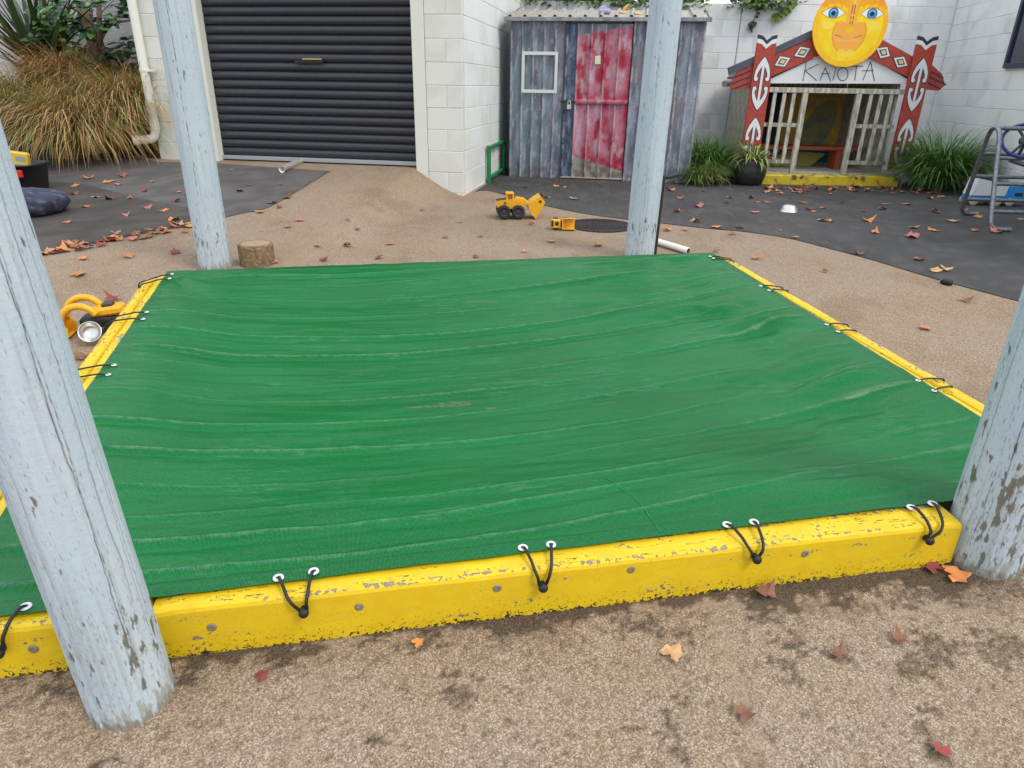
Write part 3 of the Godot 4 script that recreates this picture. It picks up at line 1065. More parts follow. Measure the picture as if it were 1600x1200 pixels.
	for d in dia:
		var q := px_poly(d[0], PZ)
		var c := (q[0] + q[1] + q[2] + q[3]) * 0.25
		var i := 0
		for k in [[1.0, navy], [0.88, white], [0.56, cap], [0.36, cream]]:
			var r := PackedVector2Array()
			for p in q: r.append(c + (p - c) * k[0])
			st = S()
			plate(st, r, PZ + 0.029 + i * 0.0025, 0.004)
			obj("diamond" if i == 0 else ["", "diamond_border", "diamond_line", "diamond_centre"][i], st, k[1], d[1])
			i += 1
	# white name panel with its lettering
	st = S()
	plate(st, px_poly([[1190, 130], [1430, 131], [1323, 68], [1300, 78]], PZ), PZ, 0.02)
	var gp_ := obj("name_panel", st, white, t)
	var ink := mat(0.05, 0.055, 0.06, 0.6)
	var letters := [
		[[[65, 650], [30, 845]], [[195, 668], [52, 735]], [[52, 735], [175, 838]]],
		[[[262, 705], [205, 840]], [[262, 705], [320, 845]], [[218, 770], [308, 765]]],
		[[[375, 705], [340, 838]]],
		[],
		[[[535, 690], [660, 688]], [[590, 690], [570, 838]]],
		[[[735, 640], [655, 835]], [[735, 640], [775, 845]], [[650, 736], [765, 735]]]]
	for k in letters.size():
		st = S()
		if k == 3:
			var pts := []
			for i in 21:
				var a := TAU * i / 20.0
				pts.append([445 + 55 * cos(a), 772 + 68 * sin(a)])
			for i in 20: letters[3].append([pts[i], pts[i + 1]])
		for s in letters[k]:
			var a := at_z(1250 + s[0][0] / 6.667, s[0][1] / 6.667, PZ)
			var b := at_z(1250 + s[1][0] / 6.667, s[1][1] / 6.667, PZ)
			bar(st, a + Vector3(0, 0, 0.002), b + Vector3(0, 0, 0.002), 0.0075, 0.004, 0.0005)
		obj("letter", st, ink, gp_)
	# painted sun disc
	var sc := at_z(1322, 48, PZ)
	var cx := 3.685
	var cy := 1.955
	st = S()
	var R := 0.41
	var n := 56
	for i in n:
		var a := TAU * i / n
		var b := TAU * (i + 1) / n
		for q in [[0.0, 0.0], [a, 1.0], [b, 1.0]]:
			var o = Vector2(cos(q[0]), sin(q[0])) * q[1]
			st.set_uv(Vector2(0.5 + o.x * 0.5, 0.5 - o.y * 0.5))
			st.add_vertex(Vector3(cx + o.x * R, cy + o.y * R, PZ + 0.085))
		for q in [[a, 0.085], [a, 0.06], [b, 0.06], [a, 0.085], [b, 0.06], [b, 0.085]]:
			st.set_uv(Vector2(0.5 + cos(q[0]) * 0.5, 0.5 - sin(q[0]) * 0.5))
			st.add_vertex(Vector3(cx + cos(q[0]) * R, cy + sin(q[0]) * R, PZ + q[1]))
	var sunm := mat(1, 1, 1, 0.45)
	sunm.albedo_texture = sun_image()
	var sd := obj("sun_disc", st, sunm, t)
	sd.set_meta("label", "round yellow painted sun face with blue eyes")
	# timber front: rails, balusters, posts
	var wood := grained(mat(1, 1, 1, 0.75), 1.0, ntex(noise(141, 0.008, 5), 512, [[0.0, 0.20, 0.17, 0.13], [0.35, 0.40, 0.38, 0.31], [0.6, 0.52, 0.50, 0.43], [1.0, 0.64, 0.62, 0.55]]))
	wood.uv1_scale = Vector3(5.0, 1.2, 5.0)
	st = S()
	box(st, Vector3(1.60, 0.055, 0.05), Vector3(3.69, 1.295, PZ - 0.02), 0.004)
	obj("top_rail", st, wood, t)
	for s in [[[1211, 1203], [1226, 1216], [1241, 1229]], [[1362, 1352], [1378, 1366], [1394, 1381]]]:
		for b in s:
			var top := at_z(b[0], 142, PZ - 0.02)
			st = S()
			box(st, Vector3(0.042, 0.79, 0.022), Vector3(top.x + 0.003, 0.875, PZ - 0.015), 0.003)
			obj("baluster", st, wood, t)
	var pxs := []
	for p in [1259, 1343]:
		var top := at_z(p, 142, PZ - 0.02)
		pxs.append(top.x)
		st = S()
		box(st, Vector3(0.06, 0.93, 0.05), Vector3(top.x, 0.80, PZ - 0.02), 0.004)
		obj("post", st, wood, t)
	for s in [[2.90, pxs[0] - 0.03], [pxs[1] + 0.03, 4.48]]:
		for y in [0.50, 0.915]:
			st = S()
			box(st, Vector3(s[1] - s[0], 0.045, 0.03), Vector3((s[0] + s[1]) * 0.5, y, PZ - 0.045), 0.003)
			obj("rail", st, wood, t)
	# room behind: side walls, back wall with a mural, roof, floor
	for x in [2.93, 4.46]:
		st = S()
		box(st, Vector3(0.03, 1.12, 1.32), Vector3(x, 0.885, PZ - 0.74), 0.003)
		obj("side_wall", st, wood, t)
	st = S()
	plate(st, PackedVector2Array([Vector2(2.95, 0.3), Vector2(4.44, 0.3), Vector2(4.44, 1.42), Vector2(3.685, 1.80), Vector2(2.95, 1.42)]), PZ - 1.405, 0.03)
	var bw := obj("back_wall", st, wood, t)
	var mm := mat(1, 1, 1, 0.7)
	mm.albedo_texture = mural_image()
	var mc := at_z(1272, 186, PZ - 1.40)
	obj("mural", uv_quad(Vector3(mc.x - 0.85, mc.y - 0.66, PZ - 1.40), 1.7, 1.06), mm, bw)
	for s in [-1.0, 1.0]:
		st = S()
		bar(st, Vector3(3.685, 1.86, PZ - 0.74), Vector3(3.685 + s * 0.86, 1.425, PZ - 0.74), 1.40, 0.03, 0.003, Vector3(s * 0.44, 0.90, 0))
		obj("roof_slope", st, cap, t)
	st = S()
	box(st, Vector3(1.95, 0.10, 1.35), Vector3(3.70, 0.33, PZ - 0.70), 0.004)
	obj("floor", st, wood, t)
	st = S()
	tube(st, [at_z(1132, 131, PZ - 0.05), at_z(1132, 131, PZ - 0.05) + Vector3(0.20, 0.02, -0.28)], 0.035, 10)
	obj("gutter", st, mat(0.3, 0.29, 0.26, 0.6), t)
	# bench inside
	var be := thing("bench", "low orange-brown bench inside the playhouse behind its slats", "bench", Vector3(3.72, 0.38, PZ - 0.55))
	st = S()
	box(st, Vector3(1.35, 0.045, 0.28), Vector3(0, 0.25, 0), 0.008)
	var bm := mat(0.36, 0.075, 0.03, 0.45)
	obj("seat", st, bm, be)
	for x in [-0.55, 0.36]:
		st = S()
		box(st, Vector3(0.07, 0.228, 0.24), Vector3(x, 0.114, 0), 0.004)
		obj("leg", st, bm, be)
	var sh := thing("toy_board", "flat yellow play board leaning under the bench in the playhouse", "board", Vector3(3.62, 0.38, PZ - 0.78))
	st = S()
	plate(st, PackedVector2Array([Vector2(-0.30, 0), Vector2(0.26, 0), Vector2(0.44, 0.16), Vector2(-0.1, 0.19)]), 0.0, 0.02)
	obj("board", st, mat(0.42, 0.40, 0.10, 0.6), sh)
	# yellow kerb in front
	var ky := thing("yellow_kerb", "low worn yellow timber kerb in front of the playhouse floor", "kerb", Vector3(0, 0, 0))
	var a := gp(1192, 290)
	var b := gp(1398, 291)
	st = S()
	var kz: float = (a.z + b.z) * 0.5
	var nk := 40
	var pm := grained(mat(1, 1, 1, 0.6), 1.2, ntex(noise(161, 0.012, 6), 512, [[0.0, 0.04, 0.035, 0.02], [0.26, 0.13, 0.11, 0.04], [0.34, 0.55, 0.40, 0.02], [0.7, 0.66, 0.49, 0.02], [1.0, 0.70, 0.54, 0.04]]))
	box(st, Vector3(b.x - a.x, 0.12, 0.14), Vector3((a.x + b.x) * 0.5, base_y + 0.055, kz - 0.07), 0.012)
	obj("timber", st, pm, ky)

# ---------- round posts ----------
func post_mesh(r: float, h: float, fine: float, seg: int, sd: int, dirt: float) -> ArrayMesh:
	var rs := RandomNumberGenerator.new()
	rs.seed = sd
	var cracks := []
	for i in 17:
		cracks.append([rs.randf() * TAU, rs.randf_range(-0.2, fine * 0.8), rs.randf_range(0.35, 1.5), rs.randf_range(0.5, 1.0), rs.randf() * 50.0])
	var nfine := int(fine / (0.0055 if seg > 200 else 0.012))
	var rows := PackedFloat32Array()
	for i in nfine + 1: rows.append(-0.06 + (fine + 0.06) * i / nfine)
	for i in range(1, 16): rows.append(fine + (h - fine) * i / 15.0)
	var nv := rows.size() - 1
	var off := sd * 13.7
	var crack_at := func(th: float, y: float) -> float:
		var best := 0.0
		for c in cracks:
			if y < c[1] or y > c[1] + c[2]: continue
			var m: float = c[0] + 0.05 * nA.get_noise_2d(y * 2.0, c[4]) + 0.02 * nB.get_noise_2d(y * 14.0, c[4])
			var dd: float = absf(wrapf(th - m, -PI, PI)) * r
			var e: float = minf(sstep(0.0, 0.15, y - c[1]), sstep(0.0, 0.15, c[1] + c[2] - y))
			var wid: float = 0.0016 * c[3] * (0.35 + 0.65 * e)
			if dd < wid: best = maxf(best, (1.0 - dd / wid) * c[3] * e)
		return best
	return grid_mesh(seg, nv, func(u, v):
		var y: float = rows[roundi(v * nv)]
		var th: float = u * TAU
		var ct := Vector2(cos(th), sin(th))
		var rr: float = r * (1.0 - 0.012 * y)
		rr += 0.0022 * nA.get_noise_3d(ct.x * 1.2 + off, y * 1.5, ct.y * 1.2) + 0.0006 * nB.get_noise_3d(ct.x * 9.0 + off, y * 3.0, ct.y * 9.0)
		rr -= 0.006 * crack_at.call(th, y)
		if y < 0.02: rr += 0.004 * nB.get_noise_3d(ct.x * 6.0, y * 20.0, ct.y * 6.0)
		return Vector3(ct.x * rr, y, ct.y * rr),
	func(u, _v, q):
		var th: float = u * TAU
		var y: float = q.y
		var ct := Vector2(cos(th), sin(th))
		var a := nA.get_noise_3d(ct.x * 1.1 + off, y * 1.7, ct.y * 1.1)
		var col := Color(0.43, 0.515, 0.59).lerp(Color(0.49, 0.57, 0.635), clampf(0.5 + a, 0, 1))
		# thin yellowed streaks, then chips through to grey wood, then a ragged grey-brown edge at the foot
		var low := sstep(0.9, 0.0, y) * 0.12 * dirt + 0.17 * exp(-pow((y - 0.20) / 0.10, 2))
		var s := nB.get_noise_3d(ct.x * 5.0 + off, y * 1.1, ct.y * 5.0)
		col = col.lerp(Color(0.27, 0.29, 0.26), sstep(0.16, 0.55, s + low * 0.6) * 0.32)
		var chip := nB.get_noise_3d(ct.x * 3.2 + off, y * 13.0, ct.y * 3.2 + 3.0) * 0.75 + 0.45 * nC.get_noise_3d(ct.x * 2.0, y * 2.0 + off, ct.y * 2.0)
		if chip > 0.54 - low: col = col.lerp(Color(0.13, 0.12, 0.085), sstep(0.0, 0.05, chip - 0.54 + low) * 0.9)
		var scr := nB.get_noise_3d(ct.x * 16.0 + off, y * 22.0, ct.y * 16.0)
		if scr > 0.56 - low * 0.75: col = col.lerp(Color(0.24, 0.22, 0.17), 0.75)
		var foot := nB.get_noise_3d(ct.x * 5.0, y * 9.0 + off, ct.y * 5.0)
		if y < 0.03 + foot * 0.07: col = col.lerp(Color(0.30, 0.29, 0.24), 0.7)
		if y < 0.010 + foot * 0.03: col = col.lerp(Color(0.24, 0.22, 0.18), 0.8)
		var k: float = crack_at.call(th, y)
		return col.lerp(Color(0.07, 0.06, 0.05), clampf(k * 1.3, 0, 0.95)), true)

func post_cap(r: float, y: float) -> SurfaceTool:
	var st := S()
	lathe(st, [Vector2(r, y), Vector2(r * 0.9, y + 0.012), Vector2(0.001, y + 0.014)], 40)
	return st

func build_posts():
	var pm := vmat(0.62, 0.4)
	grained(pm, 0.35, ntex(noise(171, 0.04, 4), 512, [[0.0, 0.86, 0.86, 0.86], [0.5, 1, 1, 1], [1.0, 1.05, 1.05, 1.05]]), ntex(noise(172, 0.08, 4), 512, [], 2.0), 0.35)
	var g := "pale blue round posts around the sandpit"
	var list := [[-0.862, -1.135, 0.089, 1.25, 380, 3, 1.0, "pale blue timber post standing in front of the long front timber, cracked and chipped", 0.045],
		[1.412, -1.665, 0.106, 1.0, 380, 8, 1.9, "pale blue timber post at the front timber's end, foot flaking and stained", 0.0],
		[-1.875, -4.19, 0.098, 1.9, 190, 5, 0.6, "pale blue timber post behind the cover beside the brown stump", 0.004],
		[0.86, -4.64, 0.099, 1.9, 190, 6, 0.5, "pale blue timber post in front of the shed with a black conduit", -0.014]]
	var conduit_at := Vector3.ZERO
	for k in list:
		var p := Vector3(k[0], 0, k[1])
		p.y = gy(p.x, p.z)
		var t := thing("timber_post", k[7], "post", p, 0.0, g)
		t.rotation.z = k[8]
		obj("shaft", post_mesh(k[2], 2.7, k[3], k[4], k[5], k[6]), pm, t)
		obj("top", post_cap(k[2] * 0.967, 2.7), pm, t)
		conduit_at = p
	var c := thing("conduit", "thin black conduit running up the post in front of the shed", "pipe", conduit_at)
	var st := S()
	tube(st, [Vector3(0.108, 0.0, 0.0), Vector3(0.113, 0.35, 0.0), Vector3(0.115, 0.52, 0.0)], 0.011, 10)
	obj("pipe", st, mat(0.018, 0.017, 0.016, 0.5), c)
	st = S()
	tube(st, arc_pts([Vector3(0.110, 0.50, 0.0), Vector3(0.112, 0.535, 0.0), Vector3(0.16, 0.54, 0.0), Vector3(0.21, 0.555, 0.0)], 4, 0.02), [0.013, 0.014, 0.014, 0.014, 0.014, 0.014, 0.013, 0.013, 0.012, 0.012, 0.011, 0.011], 10)
	obj("tap", st, mat(0.018, 0.017, 0.016, 0.5), c)

# ---------- sandpit timbers ----------
func paint_image(sd: int, wear: float) -> ImageTexture:
	var w := 2048
	var h := 320
	var n1 := noise(sd, 0.012, 5).get_image(w, h).get_data()
	var n2 := noise(sd + 1, 0.06, 5).get_image(w, h).get_data()
	var n3 := noise(sd + 2, 0.16, 2).get_image(w, h).get_data()
	var long_ := noise(sd + 3, 0.02, 4).get_image(w / 8, h)
	long_.resize(w, h, Image.INTERPOLATE_CUBIC)
	var n4 := long_.get_data()
	var out := PackedByteArray()
	out.resize(w * h * 3)
	for j in h:
		var s := float(j) / h * 0.40           # arc from the foot of the outer face
		for i in w:
			var k := j * w + i
			var a := n1[k] / 255.0
			var b := n2[k] / 255.0
			var c := n3[k] / 255.0
			var e := n4[k] / 255.0
			var r := 0.86 + 0.05 * (a - 0.5) + 0.03 * (c - 0.5)
			var g := 0.725 + 0.07 * (a - 0.5) + 0.03 * (c - 0.5)
			var bl := 0.07 + 0.05 * b
			if s < 0.178 and a * 0.6 + e * 0.4 > 0.56 and c > 0.5:      # thin grime film with grain on the face
				r -= 0.05; g -= 0.05; bl += 0.04
			# bare grey timber along the arris and on the trodden top
			var th := 0.86
			if absf(s - 0.188) < 0.007: th = 0.66
			elif s > 0.250: th = 0.54
			elif s > 0.198: th = 0.80
			elif s < 0.09: th = 0.82
			var v := b * 0.55 + e * 0.45 + (a - 0.5) * 0.35
			if v > th - wear * 0.05:
				var q := 0.9 + 0.35 * (c - 0.5)
				r = 0.60 * q; g = 0.55 * q; bl = 0.48 * q
				if v < th - wear * 0.05 + 0.02: r *= 0.75; g *= 0.72; bl *= 0.7
			if s > 0.19 and absf(e - 0.5) < 0.010 and a > 0.42:      # splits along the grain
				r *= 0.55; g *= 0.5; bl *= 0.6
			# black mould with a ragged upper edge along the ground
			var m := s - 0.043
			if m < -0.002 + 0.030 * (b - 0.5) + 0.026 * (a - 0.5) + 0.020 * (c - 0.5):
				r = 0.17 + 0.12 * c; g = 0.15 + 0.11 * c; bl = 0.11 + 0.07 * c
			elif m < 0.05 and c > 0.60 + m * 4.0 and b > 0.50 + m * 4.0:
				r *= 0.62; g *= 0.62; bl *= 0.9
			out[k * 3] = int(clampf(r, 0, 1) * 255)
			out[k * 3 + 1] = int(clampf(g, 0, 1) * 255)
			out[k * 3 + 2] = int(clampf(bl, 0, 1) * 255)
	var img := Image.create_from_data(w, h, false, Image.FORMAT_RGB8, out)
	img.generate_mipmaps()
	return ImageTexture.create_from_image(img)

# a timber lying on the sloping ground: outer foot line a-b (plan), body to the right of a->b
func timber(a: Vector2, b: Vector2, w: float, h: float, u0: float) -> ArrayMesh:
	var st := S()
	var d := (b - a)
	var ln := d.length()
	var ax := d / ln
	var inn := Vector2(ax.y, -ax.x)
	var prof := [[0.0, -0.04], [0.0, h - 0.013], [0.004, h - 0.004], [0.013, h], [w - 0.013, h], [w - 0.004, h - 0.004], [w, h - 0.013], [w, -0.04]]
	var arc := [0.0]
	for i in range(1, prof.size()):
		arc.append(arc[-1] + Vector2(prof[i][0] - prof[i - 1][0], prof[i][1] - prof[i - 1][1]).length())
	var n := maxi(int(ln / 0.05), 2)
	var P := func(i: int, k: int) -> Vector3:
		var s := ln * i / n
		var e := 1.0
		var endd: float = minf(s, ln - s)
		var shrink := 0.006 * (1.0 - clampf(endd / 0.02, 0, 1))
		var q: Vector2 = a + ax * s + inn * (prof[k][0] + (0.0015 * nA.get_noise_1d(s * 2.0 + u0 * 7.0)) * e)
		return Vector3(q.x, plane_y(q.y) + prof[k][1] + 0.002 * nB.get_noise_1d(s * 3.0 + u0 * 3.0) - (shrink if prof[k][1] > 0 else 0.0), q.y)
	var smooth_faces := [1, 2, 4, 5]
	for i in n:
		for k in prof.size() - 1:
			st.set_smooth_group(-1)
			var c := [[i, k], [i, k + 1], [i + 1, k + 1], [i + 1, k]]
			for m in [0, 1, 2, 0, 2, 3]:
				st.set_uv(Vector2(u0 + ln * c[m][0] / n / 3.0, arc[c[m][1]] / 0.40))
				st.add_vertex(P.call(c[m][0], c[m][1]))
	for e in [0, n]:
		for k in range(1, prof.size() - 1):
			for m in [0, k, k + 1]:
				st.set_uv(Vector2(u0 + prof[m][0] / 3.0, (0.05 + prof[m][1] * 0.9) / 0.40))
				st.add_vertex(P.call(e, m))
	return fin(st)

func plan(px, py, lift: float) -> Vector2:
	var q := gp(px, py, lift)
	return Vector2(q.x, q.z)

func line_x(a: Vector2, b: Vector2, c: Vector2, d: Vector2) -> Vector2:
	var r = Geometry2D.line_intersects_line(a, b - a, c, d - c)
	return r

var cov := []           # plan corners of the cover: back-left, back-right, front-right, front-left
const KH := 0.145

func cover_y(p: Vector2, s: float, t: float) -> float:
	return plane_y(p.y) + KH + 0.006

func build_sandpit():
	var y1 := StandardMaterial3D.new()
	y1.albedo_texture = paint_image(301, 0.6)
	y1.roughness = 0.5
	y1.metallic_specular = 0.45
	y1.cull_mode = BaseMaterial3D.CULL_DISABLED
	var y2: StandardMaterial3D = y1.duplicate()
	y2.albedo_texture = paint_image(411, 1.3)
	# plan lines from the photograph
	var fa := Vector2(-0.845, -1.239)
	var fb := Vector2(1.30, -1.625)
	var fd := (fb - fa).normalized()
	var fin_ := Vector2(fd.y, -fd.x)
	var lo1 := plan(222, 437, KH)
	var lo2 := plan(120, 575, KH)
	var li1 := plan(262, 423, KH)
	var li2 := plan(130, 622, KH)
	var ri1 := plan(1112, 397, KH)
	var ri2 := plan(1536, 658, KH)
	var ro1 := plan(1140, 403, KH)
	var ro2 := plan(1480, 597, KH)
	var corner := line_x(lo1, lo2, fa, fb)
	var t := thing("kerb_timber", "long chipped yellow timber with black loops along the front of the cover", "timber", Vector3.ZERO, 0.0, "yellow timbers around the sandpit")
	obj("beam", timber(fa, fb, 0.125, KH, 0.0), y1, t)
	add_screws(t, [[331, 980], [561, 948], [777, 919], [986, 890], [1258, 865]], fa, fd)
	t = thing("kerb_timber", "short yellow timber ending behind the thick cracked post", "timber", Vector3.ZERO, 0.0, "yellow timbers around the sandpit")
	obj("beam", timber(fa - fd * 0.62, fa - fd * 0.012, 0.125, KH, 0.45), y1, t)
	add_screws(t, [[52, 1014]], fa, fd)
	# side timbers: two boards each
	var ld := (lo2 - lo1).normalized()
	var lend := lo1 + ld * ((corner - lo1).length() - 0.02)
	var lw := Vector2(ld.y, -ld.x)
	t = thing("kerb_timber", "doubled yellow timber beside the toy excavator with a crack down its middle", "timber", Vector3.ZERO, 0.0, "yellow timbers around the sandpit")
	var lwid := absf((li1 - lo1).dot(Vector2(-ld.y, ld.x)))
	for k in 2:
		var o := Vector2(ld.y, -ld.x) * (0.056 * k)
		obj("board", timber(lo1 + o - ld * (0.06 + 0.04 * k), lend + o, 0.052 + 0.03 * k, KH - 0.002 * k, 0.2 + 0.3 * k), y2, t)
	t = thing("kerb_timber", "doubled yellow timber along the open paving on the sandpit's right", "timber", Vector3.ZERO, 0.0, "yellow timbers around the sandpit")
	var rd := (ro2 - ro1).normalized()
	var rinn := Vector2(rd.y, -rd.x)
	var rcorner := line_x(ro1, ro2, fa, fb)
	var rend := ro1 + rd * ((rcorner - ro1).length() - 0.30)
	for k in 2:
		var o := rinn * (-0.063 * k)
		obj("board", timber(rend + o, ro1 + o - rd * 0.05, 0.060, KH - 0.002 * k, 0.1 + 0.4 * k), y2, t)
	# back timber, under the cover
	t = thing("kerb_timber", "yellow timber hidden under the cover's far edge", "timber", Vector3.ZERO, 0.0, "yellow timbers around the sandpit")
	var bl := li1
	var br := ri1
	var bd := (br - bl).normalized()
	obj("board", timber(br - bd * 0.02 + Vector2(bd.y, -bd.x) * 0.004, bl + bd * 0.02 + Vector2(bd.y, -bd.x) * 0.004, 0.1, KH - 0.006, 0.3), y2, t)
	# stub beyond the right post
	t = thing("kerb_timber", "yellow timber running on past the flaking post", "timber", Vector3.ZERO, 0.0, "yellow timbers around the sandpit")
	var s0 := plan(1592, 862, 0.0)
	obj("beam", timber(s0, s0 + fd * 0.7, 0.12, KH, 0.7), y1, t)
	# sand under the cover
	cov = [li1, ri1, Vector2.ZERO, Vector2.ZERO]
	var f1 := plan(240, 939, KH)
	var f2 := plan(1000, 846, KH)
	cov[3] = line_x(li1, li2, f1, f2)
	cov[2] = line_x(ri1, ri2, f1, f2)
	build_cover(y1)
	build_loops(fa, fd)

func add_screws(t: Node3D, list: Array, fa: Vector2, fd: Vector2):
	var n2 := Vector2(-fd.y, fd.x)
	var n := Vector3(n2.x, 0, n2.y)
	for p in list:
		var q := on_plane(p[0], p[1], Vector3(fa.x, 0, fa.y), n)
		var st := S()
		var bas := Basis(Vector3(fd.x, 0, fd.y), n, Vector3(0, -1, 0))
		lathe(st, [Vector2(0.0115, -0.004), Vector2(0.0115, 0.0012), Vector2(0.0095, 0.0028), Vector2(0.0045, 0.0032), Vector2(0.0038, 0.0005), Vector2(0.0005, 0.0004)], 18, q, bas, false)
		obj("screw", st, cache_mat("screw"), t)

func cache_mat(k: String) -> StandardMaterial3D:
	var key := "m_" + k
	if not cache.has(key):
		match k:
			"screw": cache[key] = grained(mat(0.33, 0.29, 0.25, 0.6, 0.3), 0.02, ntex(noise(333, 0.05, 3), 128, [[0.0, 0.45, 0.4, 0.35], [1.0, 1.2, 1.2, 1.2]]))
			"black": cache[key] = mat(0.012, 0.012, 0.012, 0.55)
			"steel": cache[key] = mat(0.62, 0.61, 0.59, 0.28, 1.0)
			"toy": cache[key] = grained(mat(0.78, 0.40, 0.012, 0.38), 0.1, ntex(noise(334, 0.03, 4), 256, [[0.0, 0.7, 0.7, 0.75], [0.5, 1, 1, 1], [1.0, 1.05, 1.05, 1.05]]))
			"tyre": cache[key] = mat(0.02, 0.02, 0.021, 0.75)
			"white": cache[key] = mat(0.72, 0.72, 0.70, 0.45)
	return cache[key]

# ---------- green cover ----------
func cov_plan(u: float, v: float) -> Vector2:      # u left-right, v back-front
	var a: Vector2 = cov[0].lerp(cov[1], u)
	var b: Vector2 = cov[3].lerp(cov[2], u)
	var p := a.lerp(b, v)
	# hem lines pull in a little between the ties
	return p

const NCR := 15
func crease_d(k: int, u: float, v: float) -> float:
	var w := v + 0.075 * sstep(0.25, 1.0, u) - 0.02 * sin(PI * u)
	var c := (k + 0.6) / NCR + 0.016 * sin(k * 5.3) + 0.009 * nA.get_noise_2d(u * 1.1 + k * 7.1, k * 3.3) + 0.0015 * nB.get_noise_2d(u * 9.0, k * 5.0)
	return (w - c) * 2.5

func crease_amp(k: int, u: float) -> float:
	return 0.0085 * clampf(0.75 + 1.3 * nB.get_noise_2d(u * 1.2 + k * 11.0, k * 2.0), 0.1, 1.3)

func cov_point(u: float, v: float) -> Vector3:
	var p := cov_plan(u, v)
	var e: float = minf(minf(u, 1.0 - u) * 3.2, minf(v, 1.0 - v) * 2.4)     # metres from the hem
	var sag := -0.11 * pow(clampf(sin(PI * u), 0, 1), 0.7) * pow(clampf(sin(PI * v), 0, 1), 0.8)
	# over the timbers the sheet lies flat
	sag *= sstep(0.03, 0.5, e)
	# long creases strung from side to side, bending towards the far right
	var y := 0.0
	for k in NCR + 2:
		var d := crease_d(k, u, v)
		if absf(d) > 0.12: continue
		var amp := crease_amp(k, u)
		y += amp * exp(-absf(d) / 0.009) - amp * 0.7 * exp(-pow((d - 0.03) / 0.028, 2))
	y += 0.010 * nA.get_noise_2d(u * 1.6, v * 4.0)
	y += 0.0022 * nB.get_noise_2d(u * 5.0 + 3.0, v * 26.0)
	# gathered folds that run in from the right-hand ties
	var rr := sstep(0.62, 1.0, u)
	y += rr * 0.022 * sin(v * 46.0 + 6.0 * (1.0 - u) + 3.0 * nA.get_noise_2d(u * 3.0, v * 3.0)) * sstep(1.0, 0.9, u) * (0.6 + nB.get_noise_2d(u * 2.0, v * 7.0))
	# small folds out of the far left corner
	var cl := Vector2(u * 3.2, v * 2.4)
	var ang := atan2(cl.y, cl.x + 0.02)
	y += 0.010 * sstep(0.9, 0.1, cl.length()) * sin(ang * 11.0) * sstep(0.02, 0.15, cl.length())
	y *= sstep(0.0, 0.12, e) * 0.9 + 0.1
	# hem fold ridge
	if e < 0.05: y += 0.0022
	y += 0.003 * sstep(0.08, 0.0, e) * nA.get_noise_2d(u * 14.0, v * 11.0)
	return Vector3(p.x, plane_y(p.y) + KH + 0.008 + sag + y, p.y)

func cov_colour(u: float, v: float, _q) -> Color:
	var a := nA.get_noise_2d(u * 3.0, v * 9.0)
	var c := Color(0.002, 0.262, 0.052).lerp(Color(0.004, 0.298, 0.066), clampf(0.5 + a, 0, 1))
	var e: float = minf(minf(u, 1.0 - u) * 3.2, minf(v, 1.0 - v) * 2.4)
	# paler lines along the creases, broken up by the weave
	var grit := nB.get_noise_2d(u * 60.0, v * 160.0)
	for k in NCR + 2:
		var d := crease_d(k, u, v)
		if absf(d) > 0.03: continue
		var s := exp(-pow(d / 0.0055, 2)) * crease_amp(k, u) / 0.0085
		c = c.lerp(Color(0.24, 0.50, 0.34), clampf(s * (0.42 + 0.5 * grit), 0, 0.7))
	var sc := nB.get_noise_2d(u * 12.0, v * 110.0) + 0.5 * nC.get_noise_2d(u * 3.0, v * 6.0)
	c = c.lerp(Color(0.13, 0.38, 0.22), sstep(0.66, 0.8, sc) * 0.5)
	c = c.lerp(Color(0.07, 0.32, 0.15), sstep(0.25, 0.6, grit) * 0.18)
	# sandy smears
	for s in [[0.425, 0.60, 0.022, 0.010], [0.47, 0.62, 0.010, 0.005], [0.395, 0.605, 0.03, 0.004]]:
		var du: float = (u - s[0]) / s[2]
		var dv: float = (v - s[1] + 0.004 * nB.get_noise_2d(u * 80.0, v * 40.0)) / s[3]
		if du * du + dv * dv < 1.0 and nC.get_noise_2d(u * 90.0, v * 120.0) > -0.15: c = c.lerp(Color(0.30, 0.34, 0.22), 0.6)
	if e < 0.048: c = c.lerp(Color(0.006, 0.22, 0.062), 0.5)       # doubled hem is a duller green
	return c

func weave_image() -> Image:
	var n := 512
	var out := PackedByteArray()
	out.resize(n * n * 3)
	var nz := noise(500, 0.03, 4).get_image(n, n).get_data()
	for j in n:
		for i in n:
			var warp := 0.45 + 0.55 * (0.5 + 0.5 * sin(TAU * i / 8.0))
			var knot := 0.90 + 0.10 * (0.5 + 0.5 * sin(TAU * j / 8.0 + (PI if (i / 8) % 2 == 0 else 0.0)))
			var f := warp * knot * (0.88 + 0.24 * (nz[j * n + i] / 255.0))
			var b := int(clampf(f, 0, 1) * 255)
			var k := (j * n + i) * 3
			out[k] = b; out[k + 1] = b; out[k + 2] = b
	return Image.create_from_data(n, n, false, Image.FORMAT_RGB8, out)

